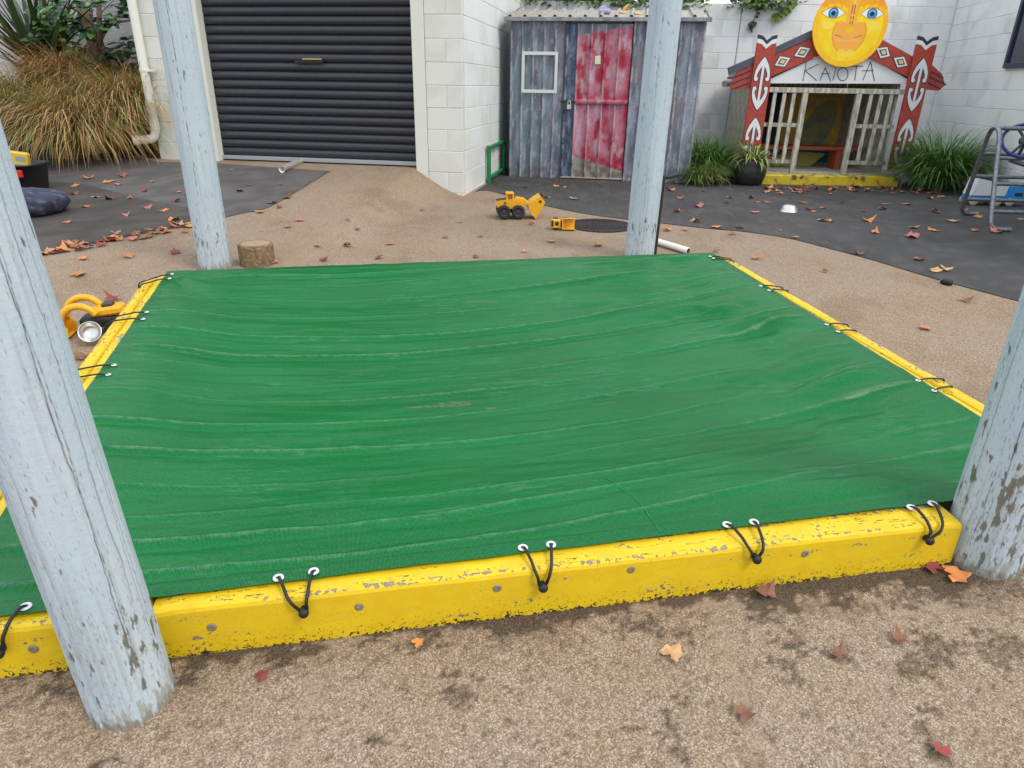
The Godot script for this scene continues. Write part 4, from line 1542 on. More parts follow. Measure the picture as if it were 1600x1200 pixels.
func build_cover(_y1):
	var m := vmat(0.32, 0.33)
	var im := weave_image()
	var bm: Image = im.duplicate()
	bm.bump_map_to_normal_map(4.0)
	im.generate_mipmaps()
	bm.generate_mipmaps()
	m.albedo_texture = ImageTexture.create_from_image(im)
	m.normal_enabled = true
	m.normal_texture = ImageTexture.create_from_image(bm)
	m.normal_scale = 0.5
	m.uv1_scale = Vector3(15.0, 11.0, 1.0)
	m.metallic_specular = 0.2
	m.clearcoat_enabled = true
	m.clearcoat = 0.25
	m.clearcoat_roughness = 0.28
	var t := thing("sandpit_cover", "large green woven mesh cover stretched over the sandpit timbers", "cover")
	var nu := 330
	var nv := 420
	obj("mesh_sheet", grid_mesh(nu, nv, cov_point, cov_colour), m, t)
	# turned-down far hem
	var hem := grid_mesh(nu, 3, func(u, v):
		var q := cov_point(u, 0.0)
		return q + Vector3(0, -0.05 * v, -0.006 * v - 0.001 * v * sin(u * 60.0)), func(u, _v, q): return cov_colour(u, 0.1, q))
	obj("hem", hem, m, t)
	# short seam stitched across the near right of the sheet
	var st := S()
	var pts := []
	for i in 13:
		var f := i / 12.0
		var u := 0.545 + 0.012 * f + 0.006 * sin(f * 3.0)
		pts.append(cov_point(u, lerpf(0.865, 0.995, f)) + Vector3(0, 0.001, 0))
	tube(st, pts, 0.0011, 6)
	obj("seam", st, mat(0.008, 0.25, 0.068, 0.4), t)
	cache["cover"] = t

func grommet(at: Vector3, nrm := Vector3.UP, size := 1.0):
	var st := S()
	var bas := Basis(Quaternion(Vector3.UP, nrm)).scaled(Vector3.ONE * size)
	lathe(st, [Vector2(0.0062, 0.001), Vector2(0.007, 0.0035), Vector2(0.0095, 0.0045), Vector2(0.0128, 0.003), Vector2(0.0138, 0.0)], 22, at, bas)
	obj("grommet", st, cache_mat("white"), cache["cover"])
	st = S()
	lathe(st, [Vector2(0.0066, 0.0008), Vector2(0.0001, 0.0008)], 14, at, bas)
	obj("eyelet_hole", st, cache_mat("black"), cache["cover"])

func build_loops(fa: Vector2, fd: Vector2):
	var n2 := Vector2(-fd.y, fd.x)
	var n := Vector3(n2.x, 0, n2.y)
	var along := Vector3(fd.x, 0, fd.y)
	var bl := cache_mat("black")
	var lift := KH + 0.012
	var front := [[435, 903, 490, 893, 475, 955, "nearest the thick cracked post on the long front timber"], [817, 856, 861, 851, 848, 916, "second from the thick cracked post on the long front timber"], [1136, 820, 1178, 816, 1181, 872, "second from the flaking post on the long front timber"], [1424, 793, 1457, 787, 1450, 843, "beside the flaking post at the long front timber's end"], [-15, 958, 40, 948, 0, 1018, "on the short timber beyond the thick cracked post"]]
	for k in front:
		var g1 := gp(k[0], k[1], lift)
		var g2 := gp(k[2], k[3], lift)
		var tg := on_plane(k[4], k[5], Vector3(fa.x, 0, fa.y) + n * 0.012, n)
		grommet(g1)
		grommet(g2)
		var t := thing("elastic_loop", "black elastic tie loop " + k[6], "elastic tie", Vector3.ZERO, 0.0, "elastic tie loops of the cover")
		var st := S()
		var ctrl := []
		for q in [g1, g2]:
			# over the arris of the timber, then down its face to the knob
			var side := 0.35
			var ed: Vector3 = q.lerp(tg, 0.5)
			var s: float = (Vector3(fa.x, 0, fa.y) - q).dot(n)
			var ep: Vector3 = q + n * (s + 0.004)
			ep += along * ((tg - q).dot(along) * 0.42)
			ep.y = plane_y(ep.z) + KH + 0.006
			ctrl.append([q + Vector3(0, 0.001, 0), q.lerp(ep, 0.2) + Vector3(0, 0.012, 0), q.lerp(ep, 0.75) + Vector3(0, 0.009, 0), ep, ep.lerp(tg, 0.35) + n * 0.010, tg.lerp(ep, 0.15) + along * (0.007 if (q - tg).dot(along) > 0 else -0.007)])
		var path: Array = ctrl[0].duplicate()
		path.append(tg + Vector3(0, -0.009, 0) + n * 0.004)
		var rev: Array = ctrl[1].duplicate()
		rev.reverse()
		path.append_array(rev)
		tube(st, arc_pts(path, 5, 0.02), 0.0042, 8)
		obj("cord", st, bl, t)
		st = S()
		var bas := Basis(along, n, Vector3(0, -1, 0))
		lathe(st, [Vector2(0.009, -0.012), Vector2(0.0095, 0.002), Vector2(0.0125, 0.004), Vector2(0.0125, 0.010), Vector2(0.0095, 0.015), Vector2(0.004, 0.0175), Vector2(0.0002, 0.0175)], 16, tg, bas)
		obj("knob", st, bl, t)
	# ties that cross the side timbers
	var sides := [[265, 429, 261, 436, 217, 442, 219, 445, "at the far end of the doubled timber near the excavator"], [225, 488, 219, 499, 174, 496, 172, 502, "across the doubled timber right beside the toy excavator"], [173, 571, 164, 586, 117, 578, 119, 590, "across the doubled timber between excavator and thick cracked post"],
		[1113, 401, 1118, 404, 1143, 405, 1147, 408, "at the far end of the timber along the open paving"], [1192, 447, 1205, 454, 1223, 449, 1231, 454, "across the open paving timber, second from its far end"], [1295, 507, 1313, 518, 1325, 507, 1338, 516, "across the middle of the timber along the open paving"], [1438, 594, 1463, 610, 1475, 592, 1488, 603, "across the open paving timber beside the flaking post"]]
	for k in sides:
		var t := thing("elastic_loop", "thin black elastic tie " + k[8], "elastic tie", Vector3.ZERO, 0.0, "elastic tie loops of the cover")
		var a1 := gp(k[0], k[1], lift)
		var a2 := gp(k[2], k[3], lift)
		var b1 := gp(k[4], k[5], KH + 0.007)
		var b2 := gp(k[6], k[7], KH + 0.007)
		var out := ((b1 + b2) - (a1 + a2)).normalized()
		a1 -= out * 0.012
		a2 -= out * 0.012
		grommet(a1, Vector3.UP, 0.75)
		grommet(a2, Vector3.UP, 0.75)
		var kn := (b1 + b2) * 0.5 + out * 0.014
		kn.y = plane_y(kn.z) + KH - 0.05
		var b1o := b1 + out * 0.006
		var b2o := b2 + out * 0.006
		var st := S()
		tube(st, arc_pts([a1, a1.lerp(b1, 0.3) + Vector3(0, 0.007, 0), b1, b1o + Vector3(0, -0.02, 0), kn, b2o + Vector3(0, -0.02, 0), b2, a2.lerp(b2, 0.3) + Vector3(0, 0.007, 0), a2], 4, 0.012), 0.0036, 7)
		obj("cord", st, bl, t)
		st = S()
		lathe(st, [Vector2(0.0002, 0.010), Vector2(0.008, 0.008), Vector2(0.0115, 0.0), Vector2(0.008, -0.008), Vector2(0.0002, -0.010)], 12, kn)
		obj("knob", st, bl, t)

# ---------- plants ----------
func blade(st: SurfaceTool, p: Vector3, az: float, lean: float, length: float, w: float, droop: float, seg := 5, fold := 0.0):
	var dir := Vector3(cos(az), 0, sin(az))
	var side := Vector3(-sin(az), 0, cos(az))
	var q := p
	var ang := lean
	var L: Vector3
	var R: Vector3
	for i in seg + 1:
		var f := float(i) / seg
		var ww := w * (1.0 - pow(f, 2.2)) * (0.55 + 0.45 * minf(f * 4.0, 1.0)) * 0.5
		var nl := q - side * ww
		var nr := q + side * ww
		if i > 0:
			if i == seg: tri(st, L, q, R)
			else: quad(st, L, nl, nr, R)
		L = nl
		R = nr
		ang += droop / seg * (0.5 + f)
		q += (dir * sin(ang) + Vector3.UP * cos(ang)) * (length / seg)

func tussock(at: Vector3, rad: float, n: int, len0: float, len1: float, w: float, cols: Array, droop0: float, droop1: float, sd: int, aim := Vector2.ZERO, lean_max := 0.8) -> ArrayMesh:
	var r := RandomNumberGenerator.new()
	r.seed = sd
	var st := S(true)
	for i in n:
		var a := r.randf() * TAU
		var d := sqrt(r.randf()) * rad
		var az := a + r.randfn(0.0, 0.75)
		var p := at + Vector3(cos(a) * d, 0, sin(a) * d)
		var k := r.randf()
		var c: Color = cols[mini(int(k * cols.size()), cols.size() - 1)]
		var cl := nA.get_noise_2d(cos(a) * 2.0 + sd, d * 3.0)
		var f := r.randf_range(0.6, 1.3) * (1.0 + cl * 0.5)
		st.set_color(Color(c.r * f, c.g * f, c.b * f))
		st.set_smooth_group(1 + i % 30)
		blade(st, p, az, r.randf_range(0.02, lean_max) * (0.45 + 0.55 * d / rad), r.randf_range(len0, len1), w * r.randf_range(0.7, 1.3), r.randf_range(droop0, droop1), 6)
	st.generate_normals()
	return st.commit()

func leaf_blob(st: SurfaceTool, p: Vector3, nrm: Vector3, tip: Vector3, l: float, w: float):
	tip = (tip - nrm * tip.dot(nrm)).normalized()
	var s := nrm.cross(tip)
	var a := p
	var b := p + tip * l * 0.4 + s * w * 0.5 + nrm * w * 0.10
	var c := p + tip * l * 0.4 - s * w * 0.5 + nrm * w * 0.10
	var d := p + tip * l * 0.75 + s * w * 0.36
	var e := p + tip * l * 0.75 - s * w * 0.36
	var m := p + tip * l * 0.42
	var f := p + tip * l - nrm * w * 0.12
	tri(st, a, b, m); tri(st, a, m, c); tri(st, b, d, m); tri(st, m, d, f); tri(st, m, f, e); tri(st, m, e, c)

func plant_mat(rough := 0.55, back := 0.25) -> StandardMaterial3D:
	var m := vmat(rough, 0.4)
	m.backlight_enabled = true
	m.backlight = Color(back, back, back * 0.6)
	return m

func build_plants():
	var pm := plant_mat()
	var brown := [Color(0.58, 0.38, 0.17), Color(0.62, 0.31, 0.15), Color(0.42, 0.36, 0.11), Color(0.22, 0.30, 0.07), Color(0.68, 0.50, 0.30), Color(0.46, 0.26, 0.12), Color(0.30, 0.31, 0.09)]
	var green := [Color(0.11, 0.24, 0.045), Color(0.15, 0.31, 0.06), Color(0.075, 0.18, 0.04), Color(0.22, 0.34, 0.09), Color(0.06, 0.15, 0.04)]
	# raised planting bed under the tussocks
	var t := thing("planting_bed", "dark soil bank under the brown tussock grass beside the garage", "soil bed")
	var bc := at_front(110, 215, -0.45)
	var bed := grid_mesh(40, 24, func(u, v):
		var x := lerpf(-3.4, 1.05, u)
		var z := lerpf(-1.0, 0.75, v)
		var l := Vector3(x, 0, z).rotated(Vector3.UP, YAW)
		var w := Vector3(bc.x + l.x, 0, bc.z + l.z)
		var e: float = minf(minf(u, 1.0 - u) * 5.0, (1.0 - v) * 3.0)
		w.y = gy(w.x, w.z) - 0.02 + 0.42 * sstep(0.0, 1.0, e) + 0.02 * nB.get_noise_2d(x * 4.0, z * 4.0)
		return w, func(u, v, q): return Color(0.05, 0.038, 0.026).lerp(Color(0.10, 0.07, 0.045), clampf(0.5 + nB.get_noise_2d(q.x * 9.0, q.z * 9.0), 0, 1)))
	obj("soil", bed, vmat(0.95), t)
	var tus := [[135, 245, -0.05, 0.30, 5200, 0.75, 1.35, "big brown and green tussock grass at the front of the bed", 1.5, 2.4, brown], [215, 205, -0.35, 0.24, 3200, 0.7, 1.2, "brown tussock grass against the garage downpipe", 1.4, 2.3, brown], [45, 215, -0.3, 0.28, 4200, 0.7, 1.25, "greener tussock grass above the black toy tub", 1.4, 2.3, [brown[2], brown[3], brown[6], green[0], brown[0]]], [120, 165, -0.75, 0.28, 3200, 0.65, 1.1, "tan tussock grass in front of the small tree's trunk", 1.3, 2.2, [brown[0], brown[4], brown[1], brown[2]]]]
	var i := 0
	for k in tus:
		var p := at_front(k[0], k[1], k[2])
		t = thing("tussock_grass", k[7], "grass", p, 0.0, "tussock grasses in the bed")
		obj("blades", tussock(Vector3.ZERO, k[3], k[4], k[5], k[6], 0.0075, k[10], k[8], k[9], 700 + i), pm, t)
		i += 1
	# flax
	var fx := at_front(70, 118, -0.75)
	t = thing("flax_plant", "dark green flax with long sword leaves against the grey wall", "plant", fx)
	var r := RandomNumberGenerator.new()
	r.seed = 77
	for q in 95:
		var st := S(true)
		var az := r.randf() * TAU
		var f := r.randf_range(0.7, 1.3)
		var c := Color(0.035, 0.075, 0.035).lerp(Color(0.07, 0.11, 0.05), r.randf())
		if q % 11 == 0: c = Color(0.20, 0.20, 0.09)
		st.set_color(Color(c.r * f, c.g * f, c.b * f))
		blade(st, Vector3(r.randf_range(-0.12, 0.12), -0.05, r.randf_range(-0.1, 0.1)), az, r.randf_range(0.1, 0.95), r.randf_range(0.8, 1.5), r.randf_range(0.045, 0.075), r.randf_range(0.1, 0.7), 7)
		obj("leaf", st, plant_mat_cached(), t)
	# small broad-leaved tree
	var tb := at_front(162, 105, -0.85)
	t = thing("small_tree", "small tree with pale trunks and glossy broad dark leaves beside the downpipe", "tree", Vector3(tb.x, 0.75, tb.z))
	var st := S(true)
	st.set_color(Color(0.20, 0.17, 0.12))
	tube(st, [Vector3(0, 0, 0), Vector3(-0.02, 0.5, 0), Vector3(-0.05, 0.9, 0.02), Vector3(-0.10, 1.3, 0.02)], [0.075, 0.068, 0.062, 0.05], 12)
	tube(st, [Vector3(0.10, 0, 0.06), Vector3(0.09, 0.5, 0.05), Vector3(0.05, 0.95, 0.05), Vector3(0.12, 1.35, 0.03)], [0.032, 0.03, 0.028, 0.024], 10)
	for q in 9:
		var a := q * 2.4
		var y := 0.55 + 0.09 * q
		tube(st, [Vector3(-0.02, y, 0), Vector3(cos(a) * 0.22, y + 0.12, sin(a) * 0.2), Vector3(cos(a) * 0.42, y + 0.16, sin(a) * 0.38)], [0.018, 0.013, 0.008], 7)
	obj("trunk", st, vmat(0.85), t)
	st = S(true)
	for q in 70:
		var a := q * 2.399
		var y := r.randf_range(0.62, 1.65)
		var c := Vector3(cos(a) * r.randf_range(0.2, 0.62) - 0.05, y, sin(a) * r.randf_range(0.15, 0.42) + 0.12)
		if c.z < -0.45: continue
		for m in 11:
			var f := r.randf_range(0.75, 1.3)
			var col := Color(0.03, 0.075, 0.035) if r.randf() < 0.72 else Color(0.09, 0.20, 0.03)
			st.set_color(Color(col.r * f, col.g * f, col.b * f))
			st.set_smooth_group(1 + (q * 11 + m) % 31)
			var az := r.randf() * TAU
			leaf_blob(st, c + Vector3(r.randf_range(-0.05, 0.05), r.randf_range(-0.05, 0.05), r.randf_range(-0.05, 0.05)), Vector3(r.randf_range(-0.4, 0.4), 0.8, r.randf_range(-0.1, 0.7)).normalized(), Vector3(cos(az), r.randf_range(-0.8, 0.2), sin(az)), r.randf_range(0.10, 0.16), r.randf_range(0.05, 0.075))
	var gl := vmat(0.28, 0.5)
	gl.backlight_enabled = true
	gl.backlight = Color(0.12, 0.16, 0.06)
	obj("crown", st, gl, t)
	# grasses either side of the playhouse
	var gs := [[1100, 255, -8.75, 0.20, 1900, 0.45, 0.85, "bright green tussock between the shed and the plant pot", green, 0.009], [1096, 283, -8.25, 0.14, 900, 0.22, 0.42, "low yellow-green grass at the shed's corner", [green[3], green[1], Color(0.24, 0.26, 0.08), Color(0.26, 0.2, 0.09)], 0.008], [1462, 283, -8.2, 0.20, 2300, 0.5, 1.0, "large green tussock at the right-hand upright board", green, 0.010]]
	for k in gs:
		var p := at_z(k[0], k[1], k[2])
		p.y = gy(p.x, p.z)
		t = thing("grass_tussock", k[7], "grass", p, 0.0, "green tussocks beside the playhouse")
		obj("blades", tussock(Vector3.ZERO, k[3], k[4], k[5], k[6], k[9], k[8], 1.1, 2.2, 900 + i), pm, t)
		i += 1
	# potted plant
	var pp := gp(1174, 291)
	var po := thing("plant_pot", "round black pot with a spiky yellow-green plant by the playhouse", "plant pot", pp + Vector3(0.0, 0, -0.12))
	st = S(true)
	lathe(st, [Vector2(0.001, 0.0), Vector2(0.12, 0.0), Vector2(0.15, 0.03), Vector2(0.178, 0.12), Vector2(0.18, 0.19), Vector2(0.16, 0.26), Vector2(0.165, 0.285), Vector2(0.15, 0.285), Vector2(0.145, 0.25), Vector2(0.001, 0.25)], 32)
	obj("pot", st, grained(mat(1, 1, 1, 0.45), 0.4, ntex(noise(188, 0.03, 4), 256, [[0.0, 0.012, 0.012, 0.012], [0.6, 0.022, 0.022, 0.023], [1.0, 0.06, 0.055, 0.05]])), po)
	var sp := [Color(0.30, 0.36, 0.08), Color(0.18, 0.28, 0.06), Color(0.38, 0.38, 0.14), Color(0.12, 0.2, 0.05)]
	obj("leaves", tussock(Vector3(0, 0.25, 0), 0.09, 130, 0.2, 0.42, 0.02, sp, 1.2, 2.6, 955, Vector2.ZERO, 1.2), pm, po)
	# growth along the top of the back wall
	var iv := [[845, 3, -10.3, 0.5, 0.22, "dark green shrub above the wall at the shed's left end"], [905, 2, -10.3, 0.5, 0.22, "leafy shrub above the wall behind the shed's lilac ornament"], [965, 2, -10.3, 0.5, 0.2, "leafy shrub above the wall right of the orange roof leaves"], [1062, 0, -10.3, 0.35, 0.2, "yellow-green shrub above the wall behind the post"], [1190, -2, -10.2, 0.40, 0.20, "ivy clump hanging over the back wall's step"]]
	for k in iv:
		var p := at_z(k[0], k[1], k[2])
		t = thing("wall_shrub", k[5], "shrub", Vector3(p.x, 2.25, p.z), 0.0, "growth over the back wall")
		st = S(true)
		for q in 800:
			var v := Vector3(r.randfn(0, 0.5), absf(r.randfn(0.1, 0.45)), r.randfn(0, 0.4))
			var f := r.randf_range(0.6, 1.4)
			var col := Color(0.05, 0.11, 0.025) if r.randf() < 0.6 else Color(0.13, 0.22, 0.04)
			st.set_color(Color(col.r * f, col.g * f, col.b * f))
			st.set_smooth_group(1 + q % 31)
			var c := Vector3(v.x * k[3], v.y * k[4] * 2.0 + 0.02, v.z * 0.3 - 0.02)
			leaf_blob(st, c, Vector3(r.randf_range(-0.5, 0.5), 0.7, r.randf_range(0, 0.8)).normalized(), Vector3(r.randf_range(-1, 1), -0.5, r.randf_range(-0.2, 1)), r.randf_range(0.05, 0.09), r.randf_range(0.035, 0.06))
		obj("foliage", st, pm, t)
		st = S()
		tube(st, [Vector3(0, -0.12, -0.1), Vector3(0.02, 0.1, -0.06), Vector3(-0.05, 0.25, 0)], [0.018, 0.014, 0.008], 7)
		obj("stem", st, mat(0.12, 0.09, 0.06, 0.9), t)
	for k in [[[1241, -6], [1237, 8], [1227, 15], [1217, 21], [1209, 24], "yellow-green ivy trail hanging beside the sun face"], [[1186, 2], [1182, 20], [1177, 33], [1172, 40], [1167, 47], "dead dark ivy trail on the back wall's left half"]]:
		t = thing("ivy_trail", k[5], "ivy", Vector3.ZERO)
		var pts := []
		for q in 5:
			pts.append(at_z(k[q][0], k[q][1], -10.13))
		st = S(true)
		tube(st, pts, 0.004, 6)
		obj("stem", st, mat(0.14, 0.12, 0.06, 0.9), t)
		st = S(true)
		var dead: bool = k[5].begins_with("dead")
		for q in (16 if dead else 90):
			var f := r.randf() * 3.99
			var c: Vector3 = pts[int(f)].lerp(pts[int(f) + 1], f - int(f)) + Vector3(r.randf_range(-0.03, 0.03), r.randf_range(-0.04, 0.03), r.randf_range(0.0, 0.03))
			st.set_color(Color(0.05, 0.05, 0.03) if dead else (Color(0.22, 0.28, 0.05) if r.randf() < 0.6 else Color(0.08, 0.16, 0.03)))
			st.set_smooth_group(1 + q % 31)
			leaf_blob(st, c, Vector3(r.randf_range(-0.4, 0.4), 0.4, 0.8).normalized(), Vector3(r.randf_range(-1, 1), -0.8, 0.2), 0.055, 0.045)
		obj("leaves", st, pm, t)

func plant_mat_cached() -> StandardMaterial3D:
	if not cache.has("pmc"): cache["pmc"] = plant_mat(0.42, 0.12)
	return cache["pmc"]

# ---------- toys ----------
func wheel(parent: Node3D, at: Vector3, r: float, w: float, axis: Vector3, lug := true):
	var st := S()
	var bas := Basis(Quaternion(Vector3.UP, axis))
	lathe(st, [Vector2(r * 0.55, -w * 0.40), Vector2(r * 0.62, -w * 0.5), Vector2(r * 0.92, -w * 0.5), Vector2(r, -w * 0.36), Vector2(r, w * 0.36), Vector2(r * 0.92, w * 0.5), Vector2(r * 0.62, w * 0.5), Vector2(r * 0.55, w * 0.40)], 26, at, bas)
	if lug:
		for i in 16:
			var a := TAU * i / 16
			var d := bas * Vector3(cos(a), 0, sin(a))
			for s in [-1.0, 1.0]:
				box(st, Vector3(r * 0.14, w * 0.45, r * 0.12), at + d * r + axis * w * 0.24 * s, 0.001, Basis(d.cross(axis), axis, d))
	var wh := obj("wheel", st, cache_mat("tyre"), parent)
	st = S()
	lathe(st, [Vector2(0.0005, w * 0.30), Vector2(r * 0.22, w * 0.34), Vector2(r * 0.28, w * 0.22), Vector2(r * 0.50, w * 0.20), Vector2(r * 0.56, w * 0.42), Vector2(r * 0.56, -w * 0.42), Vector2(r * 0.50, -w * 0.20), Vector2(0.0005, -w * 0.2)], 20, at, bas)
	obj("rim", st, mat(0.05, 0.05, 0.055, 0.5), wh)

func loader_parts(t: Node3D, k: float, scoop := true):
	# wheel loader, nose to +x, resting on y=0; k scales it
	var y := cache_mat("toy")
	var bl := cache_mat("black")
	var st := S()
	plate(st, PackedVector2Array([Vector2(-0.202, 0.112) * k, Vector2(-0.188, 0.088) * k, Vector2(-0.06, 0.078) * k, Vector2(0.0, 0.085) * k, Vector2(0.036, 0.108) * k, Vector2(0.024, 0.142) * k, Vector2(-0.05, 0.152) * k, Vector2(-0.122, 0.15) * k, Vector2(-0.19, 0.140) * k]), 0.052 * k, 0.104 * k)
	var b := obj("body", st, y, t)
	for s in [-1.0, 1.0]:
		for x in [-0.135, -0.122]:
			st = S()
			box(st, Vector3(0.007, 0.022, 0.002) * k, Vector3(x, 0.124, 0.053 * s) * k, 0.0005)
			obj("vent", st, bl, b)
	st = S()
	box(st, Vector3(0.085, 0.006, 0.075) * k, Vector3(-0.155, 0.1475, 0) * k, 0.002, Basis(Vector3(0, 0, 1), 0.12))
	obj("grille", st, bl, b)
	st = S()
	box(st, Vector3(0.15, 0.03, 0.07) * k, Vector3(-0.08, 0.068, 0) * k, 0.006)
	obj("chassis", st, bl, t)
	# cab: corner pillars and roof
	st = S()
	box(st, Vector3(0.066, 0.016, 0.082) * k, Vector3(-0.086, 0.198, 0) * k, 0.005)
	for x in [-0.112, -0.060]:
		for z in [-0.035, 0.035]:
			bar(st, Vector3(x, 0.145, z) * k, Vector3(x, 0.194, z * 0.95) * k, 0.012 * k, 0.012 * k, 0.002)
	var cab := obj("cab", st, y, t)
	st = S()
	box(st, Vector3(0.046, 0.05, 0.062) * k, Vector3(-0.086, 0.168, 0) * k, 0.002)
	obj("window", st, mat(0.26, 0.13, 0.02, 0.25), cab)
	for x in [-0.138, -0.020]:
		for s in [-1.0, 1.0]:
			wheel(t, Vector3(x, 0.055, 0.066 * s) * k, 0.053 * k, 0.052 * k, Vector3(0, 0, s))
	if not scoop: return
	for s in [-1.0, 1.0]:
		st = S()
		bar(st, Vector3(-0.04, 0.155, 0.034 * s) * k, Vector3(0.025, 0.145, 0.034 * s) * k, 0.026 * k, 0.016 * k, 0.003)
		bar(st, Vector3(0.018, 0.150, 0.034 * s) * k, Vector3(0.075, 0.105, 0.034 * s) * k, 0.026 * k, 0.016 * k, 0.003)
		obj("arm", st, y, t)
	# bucket: curved shell, open towards the front and the sky
	st = S(true)
	var prof := [Vector2(0.160, 0.186), Vector2(0.105, 0.152), Vector2(0.062, 0.118), Vector2(0.064, 0.085), Vector2(0.088, 0.040), Vector2(0.126, 0.002)]
	for j in prof.size() - 1:
		var p: Vector2 = prof[j] * k
		var q: Vector2 = prof[j + 1] * k
		var off := Vector2(q.y - p.y, p.x - q.x).normalized() * -0.006 * k
		quad(st, Vector3(p.x, p.y, -0.085 * k), Vector3(q.x, q.y, -0.085 * k), Vector3(q.x, q.y, 0.085 * k), Vector3(p.x, p.y, 0.085 * k))
		quad(st, Vector3(p.x + off.x, p.y + off.y, -0.085 * k), Vector3(p.x + off.x, p.y + off.y, 0.085 * k), Vector3(q.x + off.x, q.y + off.y, 0.085 * k), Vector3(q.x + off.x, q.y + off.y, -0.085 * k))
	var pl := PackedVector2Array()
	for p in prof: pl.append(p * k)
	pl.append(Vector2(0.200, 0.135) * k)
	plate(st, pl, 0.088 * k, 0.005 * k)
	plate(st, pl, -0.083 * k, 0.005 * k)
	var bu := obj("bucket", st, y, t)
	st = S()
	lathe(st, [Vector2(0.011 * k, -0.002), Vector2(0.011 * k, 0.002), Vector2(0.0005, 0.002)], 14, Vector3(0.157, 0.142, 0.0895) * k, Basis(Vector3(1, 0, 0), Vector3(0, 0, 1), Vector3(0, -1, 0)), false)
	obj("badge", st, bl, bu)

func steel_bowl(t: Node3D, r: float, bas: Basis):
	var st := S(true)
	lathe(st, [Vector2(0.001, 0.0), Vector2(r * 0.45, 0.002), Vector2(r * 0.75, r * 0.18), Vector2(r * 0.93, r * 0.42), Vector2(r, r * 0.72), Vector2(r * 1.07, r * 0.73), Vector2(r * 1.07, r * 0.76), Vector2(r * 0.985, r * 0.75), Vector2(r * 0.90, r * 0.44), Vector2(r * 0.72, r * 0.22), Vector2(r * 0.43, r * 0.04), Vector2(0.001, r * 0.035)], 40, Vector3.ZERO, bas)
	obj("shell", st, cache_mat("steel"), t)

